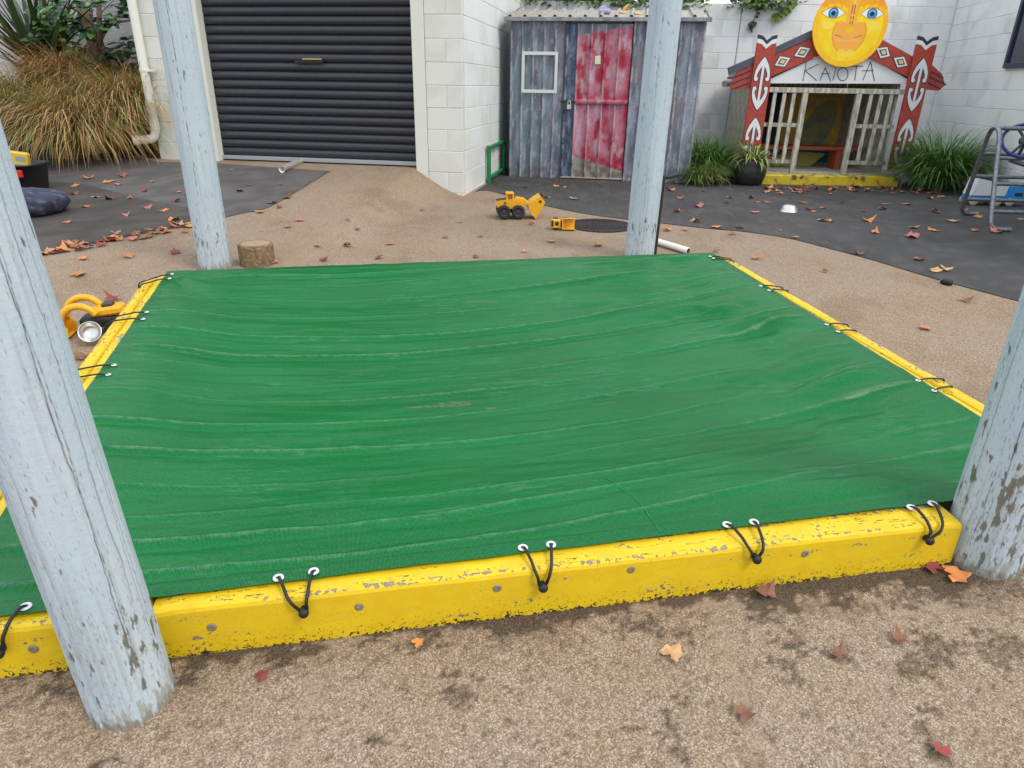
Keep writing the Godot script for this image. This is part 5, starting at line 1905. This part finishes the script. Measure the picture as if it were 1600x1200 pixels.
func build_toys():
	var y := cache_mat("toy")
	var bl := cache_mat("black")
	var st: SurfaceTool
	# big loader
	var p := gp(812, 342)
	var t := thing("toy_loader", "yellow toy wheel loader with raised bucket standing on the paving", "toy loader", p + Vector3(0.0, 0.004, -0.05), 0.10)
	loader_parts(t, 1.02)
	t.rotation.z = 0.0
	# small truck lying on its side
	p = gp(879, 359)
	t = thing("toy_truck", "small yellow toy tipper truck lying on its side by the drain cover", "toy truck", p + Vector3(0, 0.048, 0.0), 0.02)
	t.rotation.x = 1.45
	st = S()
	box(st, Vector3(0.075, 0.062, 0.07), Vector3(-0.055, 0.0, 0.0), 0.008)
	var cb := obj("cab", st, y, t)
	st = S()
	box(st, Vector3(0.018, 0.02, 0.05), Vector3(-0.083, 0.022, 0), 0.002)
	box(st, Vector3(0.03, 0.003, 0.03), Vector3(-0.05, 0.031, 0.0), 0.001)
	obj("window", st, bl, cb)
	st = S()
	box(st, Vector3(0.19, 0.014, 0.05), Vector3(0.0, -0.036, 0), 0.003)
	obj("chassis", st, bl, t)
	st = S()
	box(st, Vector3(0.10, 0.008, 0.086), Vector3(0.045, -0.018, 0), 0.002)
	for s in [-1.0, 1.0]: box(st, Vector3(0.10, 0.06, 0.006), Vector3(0.045, 0.012, 0.041 * s), 0.002)
	box(st, Vector3(0.008, 0.075, 0.086), Vector3(-0.005, 0.016, 0), 0.002)
	obj("tipper_body", st, y, t)
	for x in [-0.055, 0.02]:
		for s in [-1.0, 1.0]:
			wheel(t, Vector3(x, -0.04, 0.036 * s), 0.02, 0.018, Vector3(0, 0, s), false)
	# excavator toy left of the sandpit
	p = gp(138, 524)
	t = thing("toy_excavator", "yellow toy excavator with curved arm lying beside the doubled timber", "toy excavator", p + Vector3(0, 0.002, -0.02), 0.25)
	st = S(true)
	var prof := [Vector2(-0.135, 0.115), Vector2(-0.165, 0.085), Vector2(-0.172, 0.045), Vector2(-0.155, 0.012), Vector2(-0.115, 0.0), Vector2(-0.075, 0.006)]
	for j in prof.size() - 1:
		var a: Vector2 = prof[j]
		var b: Vector2 = prof[j + 1]
		quad(st, Vector3(a.x, a.y, -0.06), Vector3(b.x, b.y, -0.06), Vector3(b.x, b.y, 0.06), Vector3(a.x, a.y, 0.06))
		quad(st, Vector3(a.x + 0.006, a.y + 0.004, -0.058), Vector3(a.x + 0.006, a.y + 0.004, 0.058), Vector3(b.x + 0.006, b.y + 0.004, 0.058), Vector3(b.x + 0.006, b.y + 0.004, -0.058))
	var pl := PackedVector2Array(prof)
	pl.append(Vector2(-0.072, 0.05))
	plate(st, pl, 0.062, 0.006)
	plate(st, pl, -0.056, 0.006)
	obj("scoop", st, y, t)
	# hooped arms
	for s in [[0.045, 0.0], [-0.05, 0.018]]:
		st = S()
		var pts := []
		for i in 15:
			var f := i / 14.0
			var a := PI * (0.98 - 0.80 * f)
			pts.append(Vector3(-0.015 + cos(a) * 0.088, 0.06 + s[1] + sin(a) * 0.095, s[0]))
		tube(st, pts, 0.0165, 10)
		obj("arm", st, y, t)
	st = S()
	tube(st, [Vector3(-0.10, 0.105, -0.075), Vector3(-0.10, 0.10, 0.075)], 0.010, 10)
	obj("hinge_pin", st, y, t)
	st = S()
	box(st, Vector3(0.15, 0.045, 0.085), Vector3(0.10, 0.115, -0.01), 0.012, Basis(Vector3(0, 0, 1), 0.1))
	var bo := obj("body", st, y, t)
	st = S()
	box(st, Vector3(0.05, 0.02, 0.06), Vector3(0.105, 0.146, -0.01), 0.005, Basis(Vector3(0, 0, 1), 0.1))
	obj("seat", st, mat(0.05, 0.045, 0.04, 0.6), bo)
	st = S()
	box(st, Vector3(0.17, 0.05, 0.10), Vector3(0.06, 0.065, -0.01), 0.01)
	obj("undercarriage", st, bl, t)
	for x in [0.0, 0.115]:
		for s in [-1.0, 1.0]:
			wheel(t, Vector3(x, 0.034, -0.01 + 0.045 * s), 0.034, 0.03, Vector3(0, 0, s), false)
	# steel bowl tipped against it
	p = gp(156, 524)
	t = thing("steel_bowl", "shiny steel bowl tipped on edge against the toy excavator", "bowl", p + Vector3(0.02, 0.04, 0.085))
	steel_bowl(t, 0.048, Basis(Quaternion(Vector3.UP, Vector3(0.25, 0.55, 0.8).normalized())))
	# upturned bowl on the asphalt
	p = gp(1237, 333)
	t = thing("steel_bowl", "upturned steel bowl alone on the black asphalt", "bowl", p + Vector3(0, 0.066, -0.08))
	steel_bowl(t, 0.082, Basis(Vector3(1, 0, 0), PI))
	# black cap
	p = gp(1482, 446)
	t = thing("bottle_cap", "small black plastic bottle cap near the asphalt's curved edge", "cap", p + Vector3(0, 0.002, -0.02), 0.5)
	st = S()
	lathe(st, [Vector2(0.0005, 0.03), Vector2(0.026, 0.03), Vector2(0.03, 0.025), Vector2(0.031, 0.0), Vector2(0.027, 0.0), Vector2(0.026, 0.02), Vector2(0.0005, 0.022)], 20)
	obj("shell", st, bl, t)
	for i in 3:
		st = S()
		var a := i * TAU / 3.0
		box(st, Vector3(0.012, 0.018, 0.012), Vector3(cos(a) * 0.032, 0.012, sin(a) * 0.032), 0.002)
		obj("lug", st, bl, t)
	# white plastic pipes
	for k in [[441, 271, 476, 253, 0.031, "short white plastic pipe lying in front of the roller door"], [1019, 381, 1075, 398, 0.022, "thin white plastic pipe lying behind the cover's far corner"]]:
		var a := gp(k[0], k[1])
		var b := gp(k[2], k[3])
		var rr: float = k[4]
		if rr > 0.028:
			b = a + (b - a).normalized() * 0.75
			b.y = gy(b.x, b.z)
		t = thing("plastic_pipe", k[5], "pipe", a)
		st = S()
		var q := b - a
		var lift := Vector3(0, rr + 0.006, 0)
		tube(st, [lift, q + lift], rr, 20, false)
		tube(st, [lift, q + lift], rr * 0.84, 20, false)
		var d := q.normalized()
		var x := d.cross(Vector3.UP).normalized()
		join_rings(st, ring(lift, x, d.cross(x), rr, 20), ring(lift, x, d.cross(x), rr * 0.84, 20))
		join_rings(st, ring(q + lift, x, d.cross(x), rr, 20), ring(q + lift, x, d.cross(x), rr * 0.84, 20))
		obj("tube", st, mat(0.80, 0.79, 0.76, 0.4), t)
	# drain cover
	p = gp(938, 352)
	t = thing("drain_cover", "round black rubber mesh drain cover lying on the paving", "drain cover", p + Vector3(0, 0.002, 0))
	st = S()
	lathe(st, [Vector2(0.243, 0.0), Vector2(0.243, 0.006), Vector2(0.262, 0.006), Vector2(0.275, 0.0)], 40)
	var rub := mat(0.014, 0.014, 0.014, 0.7)
	obj("rim", st, rub, t)
	for k in range(-8, 9):
		var o := k * 0.0285
		var h := sqrt(maxf(0.246 * 0.246 - o * o, 0.0))
		st = S()
		box(st, Vector3(0.010, 0.003, h * 2.0), Vector3(o, 0.003, 0), 0.001)
		obj("bar", st, rub, t)
		st = S()
		box(st, Vector3(h * 2.0, 0.003, 0.010), Vector3(0, 0.0045, o), 0.001)
		obj("bar", st, rub, t)
	# brown stump by the far post
	p = gp(398, 416)
	t = thing("stump_seat", "rough brown round stump beside the pale blue post behind the cover", "stump", p + Vector3(0.0, -0.02, -0.06))
	var sc := func(u, v, q): return Color(0.14, 0.085, 0.045).lerp(Color(0.28, 0.20, 0.11), clampf(0.45 + 1.6 * nB.get_noise_3d(q.x * 70.0, q.y * 70.0, q.z * 70.0), 0, 1)).lerp(Color(0.40, 0.30, 0.20), 0.7 if v > 0.70 else 0.0)
	obj("block", grid_mesh(64, 30, func(u, v):
		var a: float = u * TAU
		var pr := [Vector2(0.108, 0.0), Vector2(0.108, 0.14), Vector2(0.102, 0.153), Vector2(0.0, 0.155)]
		var f: float = v * 3.0
		var q: Vector2 = pr[mini(int(f), 2)].lerp(pr[mini(int(f), 2) + 1], f - mini(int(f), 2))
		var n := 1.0 + 0.03 * nB.get_noise_3d(cos(a) * 14.0, q.y * 90.0, sin(a) * 14.0)
		return Vector3(cos(a) * q.x * n, q.y, sin(a) * q.x * n), sc, true), vmat(0.9), t)
	# black tub with toys
	p = gp(58, 306)
	var tub := Vector3(p.x - 0.27, 0, p.z - 0.10)
	tub.y = gy(tub.x, tub.z)
	t = thing("toy_tub", "black plastic tub with a red handle full of toys", "tub", tub, 0.12)
	st = S(true)
	var rr2 := func(w: float, d: float, y_: float) -> Array:
		var o := []
		for i in 40:
			var a := TAU * i / 40
			var c := cos(a)
			var s := sin(a)
			o.append(Vector3(signf(c) * pow(absf(c), 0.45) * w, y_, signf(s) * pow(absf(s), 0.45) * d))
		return o
	var rings := [rr2.call(0.25, 0.17, 0.0), rr2.call(0.285, 0.205, 0.235), rr2.call(0.305, 0.225, 0.24), rr2.call(0.305, 0.225, 0.255), rr2.call(0.275, 0.195, 0.252), rr2.call(0.24, 0.16, 0.01)]
	for i in rings.size() - 1: join_rings(st, rings[i], rings[i + 1])
	st.set_smooth_group(-1)
	for i in range(1, 39): tri(st, rings[5][0], rings[5][i], rings[5][i + 1])
	obj("body", st, mat(0.014, 0.014, 0.015, 0.4), t)
	st = S()
	box(st, Vector3(0.105, 0.062, 0.035), Vector3(0.175, 0.185, 0.21), 0.008)
	obj("handle", st, mat(0.55, 0.015, 0.015, 0.4), t)
	var gty := mat(0.28, 0.28, 0.29, 0.5)
	var toys := [[Vector3(0.10, 0.19, 0.0), Vector3(0.20, 0.16, 0.07), "toy_dumper", "yellow and grey toy truck body standing upright in the black tub"], [Vector3(-0.08, 0.16, 0.06), Vector3(0.16, 0.10, 0.09), "toy_digger", "yellow toy lying under black bars in the tub"]]
	for k in toys:
		var q := thing(k[2], k[3], "toy", tub + Vector3(0, 0.03, 0) + k[0], 0.2)
		st = S()
		box(st, k[1], Vector3(0, 0.05, 0), 0.012, Basis(Vector3(0, 0, 1), -0.15))
		obj("body", st, mat(0.62, 0.42, 0.04, 0.45), q)
		st = S()
		box(st, Vector3(k[1].x * 1.02, k[1].y * 0.38, k[1].z * 1.05), Vector3(-0.01, 0.01, 0), 0.008, Basis(Vector3(0, 0, 1), -0.15))
		box(st, Vector3(k[1].x * 0.4, k[1].y * 0.3, k[1].z * 1.04), Vector3(k[1].x * 0.25, 0.07, 0), 0.004, Basis(Vector3(0, 0, 1), -0.15))
		obj("chassis", st, gty, q)
	var q2 := thing("toy_spade", "black toy spade lying across the tub of toys", "toy", tub + Vector3(-0.05, 0.24, 0.08), 0.4)
	st = S()
	bar(st, Vector3(-0.14, 0.03, 0), Vector3(0.10, 0.0, 0.06), 0.03, 0.012, 0.003, Vector3.UP)
	obj("shaft", st, bl, q2)
	st = S()
	box(st, Vector3(0.09, 0.008, 0.08), Vector3(0.13, -0.004, 0.07), 0.003)
	obj("blade", st, mat(0.25, 0.25, 0.26, 0.5), q2)
	# dusty blue cushion in front of the tub
	p = gp(55, 343)
	t = thing("cushion", "dusty dark blue stuffed cushion slumped in front of the black tub", "cushion", p + Vector3(-0.24, 0.0, -0.14), 0.06)
	obj("cover", grid_mesh(60, 40, func(u, v):
		var a: float = u * TAU
		var b: float = (v - 0.5) * PI
		var c := cos(a)
		var s := sin(a)
		var e := pow(maxf(cos(b), 0.0), 0.6)
		var q := Vector3(signf(c) * pow(absf(c), 0.7) * 0.40 * e, 0.105 + signf(sin(b)) * pow(absf(sin(b)), 0.85) * 0.105, signf(s) * pow(absf(s), 0.8) * 0.20 * e)
		q += q * 0.12 * nA.get_noise_3d(q.x * 3.0, q.y * 3.0, q.z * 3.0)
		q.y = maxf(q.y, 0.002)
		return q,
		func(u, v, q): return Color(0.025, 0.032, 0.065).lerp(Color(0.045, 0.055, 0.095), clampf(0.5 + nA.get_noise_3d(q.x * 8.0, q.y * 8.0, q.z * 8.0), 0, 1)).lerp(Color(0.20, 0.18, 0.17), sstep(0.1, 0.5, nB.get_noise_3d(q.x * 12.0, q.y * 12.0, q.z * 12.0)) * 0.6), true), vmat(0.9), t)
	# things on the shed roof
	var sh: Node3D = get_node("garden_shed")
	for k in [[1.02, 0.42, "lilac", "pale lilac plastic toy lying on the shed roof", Color(0.42, 0.36, 0.58)], [1.20, 0.55, "orange", "curled orange leaf scrap with a raised tip on the shed roof", Color(0.75, 0.36, 0.03)], [1.38, 0.42, "orange", "flat orange leaf scrap on the shed roof", Color(0.75, 0.40, 0.04)]]:
		var lp := Vector3(k[0], 1.72 + 0.161 * k[1] + 0.004, 0.03 - 0.93 * k[1])
		if k[2] == "lilac":
			t = thing("roof_toy", k[3], "toy", sh.transform * lp, YAW)
			st = S()
			box(st, Vector3(0.14, 0.05, 0.09), Vector3(0, 0.022, 0), 0.018)
			obj("body", st, mat(k[4].r, k[4].g, k[4].b, 0.5), t)
			st = S()
			box(st, Vector3(0.08, 0.03, 0.06), Vector3(-0.02, 0.055, 0), 0.012)
			obj("lid", st, mat(k[4].r, k[4].g, k[4].b, 0.5), t)
		else:
			t = thing("roof_leaf", k[3], "leaf", sh.transform * lp, YAW)
			st = S()
			leaf_blob(st, Vector3(-0.07, 0.01, 0), Vector3(0.05, 0.97, 0.2).normalized(), Vector3(1, 0, 0.2), 0.15, 0.10)
			if k[1] > 0.5: leaf_blob(st, Vector3(0.02, 0.01, 0), Vector3(-0.5, 0.5, 0.6).normalized(), Vector3(0.5, 1, 0), 0.11, 0.05)
			obj("blade", st, mat(k[4].r, k[4].g, k[4].b, 0.6), t)

# ---------- furniture ----------
func build_furniture():
	var st: SurfaceTool
	# green rail at the garage side
	var w := Vector3(0.9863, 0, 0.165)
	var pc := CORNER + w * 0.0
	var near_top := on_plane(764, 231, CORNER + w * 0.04, w)
	var far_top := on_plane(787, 221, CORNER + w * 0.04, w)
	var t := thing("handrail", "low green steel tube rail fixed along the garage side wall", "rail", Vector3.ZERO)
	var gm := mat(0.01, 0.20, 0.065, 0.35)
	var base := near_top
	base.y = gy(near_top.x, near_top.z)
	var fb := far_top
	fb.y = base.y + 0.07
	var nb := near_top
	nb.y = base.y + 0.06
	st = S()
	tube(st, [base, near_top + Vector3(0, 0.02, 0)], 0.024, 14)
	obj("upright", st, gm, t)
	st = S()
	tube(st, [near_top, far_top], 0.021, 14)
	obj("top_rail", st, gm, t)
	st = S()
	tube(st, [nb, fb], 0.021, 14)
	obj("lower_rail", st, gm, t)
	st = S()
	tube(st, [Vector3(far_top.x, base.y, far_top.z), far_top + Vector3(0, 0.02, 0)], 0.024, 14)
	obj("upright", st, gm, t)
	# steel climbing frame
	var ff := gp(1545, 362)
	var bf := gp(1499, 337)
	var apex := (ff + bf) * 0.5
	var steel := grained(mat(1, 1, 1, 0.42, 0.75), 0.3, ntex(noise(201, 0.03, 4), 256, [[0.0, 0.13, 0.14, 0.16], [0.5, 0.24, 0.25, 0.28], [1.0, 0.36, 0.37, 0.40]]))
	var zc: float = apex.z
	var ap := at_z(1556, 200, zc)
	t = thing("climbing_frame", "grey steel tube climbing frame with rungs and a blue steering wheel", "climbing frame", Vector3.ZERO)
	var dirx := Vector3(0.9863, 0, 0.1).normalized()
	for k in 2:
		var o := dirx * 1.15 * k
		st = S()
		var f0: Vector3 = ff + o + Vector3(0, 0.022, 0)
		var b0: Vector3 = bf + o + Vector3(0, 0.022, 0)
		var a0: Vector3 = ap + o
		var df: Vector3 = (f0 - b0)
		df.y = 0
		df = df.normalized()
		f0.y = gy(f0.x, f0.z) + 0.022
		b0.y = gy(b0.x, b0.z) + 0.022
		tube(st, arc_pts([f0 + dirx * 0.16, f0, a0 + df * 0.10, a0 - df * 0.10, b0, b0 + dirx * 0.16], 7, 0.13), 0.018, 14)
		obj("side_frame", st, steel, t)
	for h in [0.20, 0.47, 0.72]:
		for s in [ff, bf]:
			var tp: Vector3 = ap + (s - (ff + bf) * 0.5) * 0.28
			var q: Vector3 = s.lerp(tp, h)
			st = S()
			tube(st, [q, q + dirx * 1.15], 0.016, 10)
			obj("rung", st, steel, t)
	st = S()
	tube(st, [ap, ap + dirx * 1.15], 0.018, 10)
	obj("rung", st, steel, t)
	var wc := on_plane(1603, 220, ap + Vector3(0, 0, 0.12), Vector3(0, 0, 1))
	var wn := Vector3(-0.30, 0.66, 0.62).normalized()
	var bas := Basis(Quaternion(Vector3.UP, wn))
	st = S()
	var pts := []
	for i in 33: pts.append(wc + bas * Vector3(cos(TAU * i / 32) * 0.165, 0, sin(TAU * i / 32) * 0.165))
	tube(st, pts, 0.013, 10, false)
	var blue := mat(0.015, 0.02, 0.16, 0.35)
	var sw := obj("steering_wheel", st, blue, t)
	st = S()
	for i in 3:
		var a := TAU * i / 3 + 0.5
		tube(st, [wc, wc + bas * Vector3(cos(a) * 0.16, 0, sin(a) * 0.16)], 0.011, 8)
	lathe(st, [Vector2(0.001, 0.018), Vector2(0.045, 0.014), Vector2(0.05, 0.0), Vector2(0.045, -0.02), Vector2(0.001, -0.02)], 20, wc, bas)
	obj("spokes", st, mat(0.012, 0.012, 0.03, 0.4), sw)
	st = S()
	tube(st, [wc - wn * 0.01, wc - wn * 0.17], 0.014, 10)
	obj("column", st, steel, sw)
	st = S()
	var br := ap.lerp(ff, 0.30)
	tube(st, [br + dirx * 0.12, br + dirx * 0.75 + Vector3(0, -0.18, 0.02)], 0.02, 10)
	obj("brace", st, steel, t)
	# blue and white ride-on truck behind it
	var tp0 := gp(1564, 324)
	t = thing("toy_lorry", "bright blue toy lorry with a white box behind the climbing frame", "toy lorry", tp0 + Vector3(0.0, 0.002, -0.14), -0.05)
	t.scale = Vector3.ONE * 0.8
	var lb := mat(0.01, 0.24, 0.62, 0.35)
	st = S()
	plate(st, PackedVector2Array([Vector2(0.08, 0.05), Vector2(0.33, 0.05), Vector2(0.34, 0.13), Vector2(0.325, 0.15), Vector2(0.27, 0.245), Vector2(0.10, 0.235), Vector2(0.07, 0.14)]), 0.105, 0.21)
	var cab := obj("cab", st, lb, t)
	st = S()
	box(st, Vector3(0.10, 0.05, 0.214), Vector3(0.22, 0.145, 0), 0.006)
	obj("window", st, mat(0.012, 0.014, 0.02, 0.3), cab)
	st = S()
	box(st, Vector3(0.50, 0.065, 0.19), Vector3(-0.10, 0.085, 0), 0.012)
	obj("chassis", st, lb, t)
	st = S()
	plate(st, PackedVector2Array([Vector2(-0.34, 0.122), Vector2(0.065, 0.122), Vector2(0.085, 0.255), Vector2(-0.30, 0.325)]), 0.10, 0.20)
	obj("cargo_box", st, mat(0.66, 0.67, 0.68, 0.45), t)
	for x in [-0.30, -0.02, 0.135]:
		for s in [-1.0, 1.0]:
			st = S()
			lathe(st, [Vector2(0.001, 0.016), Vector2(0.022, 0.018), Vector2(0.03, 0.014), Vector2(0.047, 0.014), Vector2(0.05, 0.0), Vector2(0.047, -0.014), Vector2(0.001, -0.014)], 20, Vector3(x, 0.05, 0.11 * s), Basis(Quaternion(Vector3.UP, Vector3(0, 0, s))))
			obj("wheel", st, mat(0.50, 0.44, 0.34, 0.6), t)

# ---------- fallen leaves ----------
func leaf_mesh(sd: int, curl: float) -> ArrayMesh:
	var r := RandomNumberGenerator.new()
	r.seed = sd
	# five pointed lobes round a centre, dry and cupped
	var ang := [-2.55, -2.0, -1.55, -0.95, -0.62, -0.28, 0.0, 0.28, 0.62, 0.95, 1.55, 2.0, 2.55]
	var rad := [0.45, 0.70, 0.55, 0.90, 0.66, 0.76, 1.0, 0.76, 0.66, 0.90, 0.55, 0.70, 0.45]
	var f := r.randf_range(0.4, 1.2) * curl
	var axis := r.randf() * PI
	var st := S(true)
	var P := func(a: float, q: float) -> Vector3:
		var x := cos(a) * q
		var y := sin(a) * q
		var d := x * cos(axis) + y * sin(axis)
		return Vector3(x, 0.02 + f * 0.55 * d * d + 0.10 * curl * sin(a * 3.0 + sd) * q, y)
	var ring_ := []
	for i in ang.size():
		ring_.append(P.call(ang[i] + r.randf_range(-0.08, 0.08), rad[i] * r.randf_range(0.82, 1.1)))
	for i in ring_.size() - 1:
		var m: Vector3 = (ring_[i] + ring_[i + 1]) * 0.25 + Vector3(0, 0.03 * curl, 0)
		tri(st, Vector3(0, 0.02, 0), ring_[i], m)
		tri(st, Vector3(0, 0.02, 0), m, ring_[i + 1])
		tri(st, m, ring_[i], ring_[i + 1])
	# stalk
	var e := Vector3(-0.95, 0.03 + 0.1 * r.randf(), r.randf_range(-0.25, 0.25))
	tri(st, Vector3(0, 0.03, 0.02), e, Vector3(0, 0.03, -0.02))
	tri(st, Vector3(0, 0.055, 0.0), e, Vector3(0, 0.02, 0.0))
	return fin(st)

var leaf_meshes := []
var leaf_mats := []
var leaf_names := ["orange", "tan", "dark red", "brown", "pink-red"]

func put_leaf(p: Vector3, size: float, col: int, label: String, group: String, turn := -1.0, variant := -1):
	var o := MeshInstance3D.new()
	o.mesh = leaf_meshes[(rng.randi() if variant < 0 else variant) % leaf_meshes.size()]
	o.material_override = leaf_mats[col * 2 + rng.randi() % 2]
	o.name = numbered("fallen_leaf")
	add_child(o)
	var e := 0.04
	var n := Vector3(gy(p.x - e, p.z) - gy(p.x + e, p.z), 2 * e, gy(p.x, p.z - e) - gy(p.x, p.z + e)).normalized()
	var b := Basis(Quaternion(Vector3.UP, n)) * Basis(Vector3.UP, rng.randf() * TAU if turn < 0 else turn)
	b = b * Basis(Vector3(1, 0, 0), rng.randf_range(-0.10, 0.10))
	o.transform = Transform3D(b.scaled(Vector3.ONE * size * 0.54), Vector3(p.x, gy(p.x, p.z) + 0.011, p.z))
	meta(o, label, "leaf", group)

func build_leaves():
	for i in 10: leaf_meshes.append(leaf_mesh(40 + i, 0.45 + 0.13 * i))
	var cs := [[0.66, 0.25, 0.07], [0.60, 0.36, 0.17], [0.30, 0.055, 0.04], [0.30, 0.13, 0.06], [0.58, 0.20, 0.15]]
	for c in cs:
		for k in 2:
			var m := mat(c[0] * (1.0 - 0.25 * k), c[1] * (1.0 - 0.2 * k), c[2], 0.7)
			grained(m, 0.13, ntex(noise(600 + leaf_mats.size(), 0.02, 4), 128, [[0.0, 0.45, 0.42, 0.4], [0.5, 1, 1, 1], [1.0, 1.15, 1.2, 1.1]]))
			leaf_mats.append(m)
	# single leaves in the foreground
	var single := [[1047, 1027, 0.075, 1, "pale tan curled leaf lying flat on the bare paving below the front timber"], [651, 1010, 0.042, 0, "small orange leaf scrap close to the middle of the front timber"], [408, 1062, 0.045, 2, "narrow dark red leaf near the thick cracked post's foot"], [1197, 934, 0.075, 3, "crumpled brown leaf with an orange tip against the front timber"], [1460, 893, 0.075, 2, "dark red leaf tucked at the front timber's end by the flaking post"], [1487, 902, 0.095, 0, "large orange leaf with a long stalk at the flaking post's foot"], [1408, 1003, 0.06, 3, "folded brown leaf on the silty paving before the flaking post"], [1313, 1028, 0.055, 3, "twisted brown leaf scrap on the silt patch"], [1158, 1122, 0.06, 3, "shrivelled dark brown leaf on the clean paving"], [1470, 1175, 0.05, 2, "little red leaf with a pale stalk on the clean paving"], [1590, 880, 0.04, 4, "pink leaf scrap just past the flaking post"]]
	for s in single:
		var p := gp(s[0], s[1])
		put_leaf(p, s[2] * 1.0, s[3], s[4], "leaves on the near paving", -1.0, 9 if s[3] == 3 else 4)
	# leaves seen one by one farther off: pixel, size, colour
	var tanz := [[505, 407, .09, 2], [590, 404, .08, 2], [545, 385, .09, 3], [610, 383, .08, 4], [695, 372, .07, 3], [750, 370, .07, 3], [830, 352, .07, 2], [862, 378, .09, 0], [932, 384, .11, 0], [1040, 361, .10, 0], [1070, 360, .08, 4], [1145, 367, .08, 3], [1180, 404, .10, 0], [1288, 426, .05, 2], [1445, 514, .08, 0], [1508, 472, .08, 3], [1119, 394, .06, 3], [120, 432, .13, 0], [235, 456, .12, 0], [180, 468, .11, 2], [180, 480, .09, 4], [160, 385, .10, 2], [205, 402, .10, 0], [133, 405, .09, 0], [275, 397, .09, 2], [320, 412, .08, 0], [435, 325, .08, 2], [405, 333, .10, 0], [320, 400, .06, 3], [720, 348, .06, 0], [660, 330, .06, 3], [745, 402, .07, 2], [560, 360, .06, 3], [495, 385, .07, 0], [470, 345, .09, 4], [448, 356, .08, 0], [545, 345, .05, 3], [130, 560, .09, 3], [430, 412, .07, 4], [820, 395, .06, 4]]
	for s in tanz:
		put_leaf(gp(s[0], s[1]), s[2], s[3], leaf_names[s[3]] + " dry leaf lying on the pale brown paving around the sandpit", leaf_names[s[3]] + " leaves on the pale paving")
	# row blown along the edge of the dark path
	for i in 46:
		var f := rng.randf()
		var px := lerpf(66, 318, f)
		var py := lerpf(400, 349, pow(f, 0.9)) + rng.randfn(0, 3.5)
		var c := [0, 1, 4, 0, 2, 3][rng.randi() % 6] as int
		put_leaf(gp(px, py), rng.randf_range(0.07, 0.12), c, leaf_names[c] + " dry leaf in the drift along the dark path's edge", leaf_names[c] + " leaves in the drift along the dark path")
	var dk := [[137, 325, .09, 0], [105, 350, .10, 0], [115, 293, .12, 0], [150, 310, .09, 4], [172, 313, .10, 2], [186, 290, .09, 4], [205, 312, .07, 3], [228, 300, .08, 2], [197, 339, .08, 4], [230, 326, .11, 4], [258, 331, .10, 0], [274, 345, .11, 0], [277, 315, .09, 2], [297, 312, .09, 2], [281, 302, .07, 0], [378, 300, .09, 3], [392, 291, .07, 2], [425, 318, .11, 4], [447, 310, .1, 2], [300, 280, .08, 3], [167, 287, .08, 0], [140, 280, .13, 0], [190, 277, .12, 3], [175, 285, .09, 0], [120, 305, .09, 3], [240, 285, .07, 1], [440, 290, .06, 3], [360, 268, .05, 1]]
	for s in dk:
		put_leaf(gp(s[0], s[1]), s[2], s[3], leaf_names[s[3]] + " dry leaf on the dark path between tussock and paving", leaf_names[s[3]] + " leaves on the dark path")
	# black asphalt on the right
	var asph := [[820, 294, .08, 0], [870, 293, .10, 0], [880, 294, .07, 4], [845, 306, .12, 4], [855, 310, .09, 0], [898, 312, .12, 1], [1030, 302, .1, 4], [1050, 299, .13, 4], [1062, 311, .11, 0], [1089, 324, .13, 4], [1060, 332, .1, 0], [1088, 347, .12, 4], [1118, 357, .13, 0], [1157, 357, .10, 0], [1180, 333, .12, 4], [1184, 318, .07, 0], [1140, 310, .1, 4], [1135, 318, .08, 2], [1172, 311, .09, 2], [1200, 318, .09, 0], [1255, 318, .11, 0], [1262, 328, .09, 2], [1270, 332, .07, 0], [1285, 326, .09, 0], [1285, 346, .12, 0], [1297, 348, .08, 0], [1355, 347, .13, 0], [1380, 320, .11, 0], [1378, 328, .12, 4], [1415, 320, .13, 0], [1350, 331, .09, 2], [1368, 366, .09, 0], [1425, 357, .11, 0], [1457, 362, .13, 0], [1420, 372, .14, 4], [1458, 331, .09, 4], [1463, 333, .12, 2], [1490, 347, .14, 1], [1525, 341, .11, 0], [1525, 362, .09, 0], [1555, 365, .13, 4], [1435, 407, .10, 0], [1458, 425, .11, 1], [1480, 424, .11, 1], [1245, 373, .08, 0], [1342, 398, .09, 3], [1240, 301, .08, 0], [1252, 302, .09, 0], [1236, 311, .07, 2], [1315, 318, .08, 3], [1395, 304, .08, 4], [1300, 305, .08, 0], [1580, 332, .07, 0], [1575, 318, .09, 2], [1595, 345, .07, 1], [1505, 330, .10, 4], [1470, 310, .12, 0], [1455, 312, .10, 4], [1100, 300, .08, 1], [1220, 362, .05, 3]]
	for s in asph:
		put_leaf(gp(s[0], s[1]), s[2], s[3], leaf_names[s[3]] + " dry leaf on the black asphalt in front of the playhouse", leaf_names[s[3]] + " leaves on the black asphalt")
	for i in 78:
		var px := lerpf(1190, 1480, rng.randf())
		var py := 293.0 + absf(rng.randfn(0, 5.0)) + (3.0 if px > 1395 else 0.0)
		var c := [0, 4, 0, 1, 4, 2][rng.randi() % 6] as int
		put_leaf(gp(px, py), rng.randf_range(0.06, 0.115), c, leaf_names[c] + " dry leaf heaped along the playhouse's yellow kerb", leaf_names[c] + " leaves along the yellow kerb")
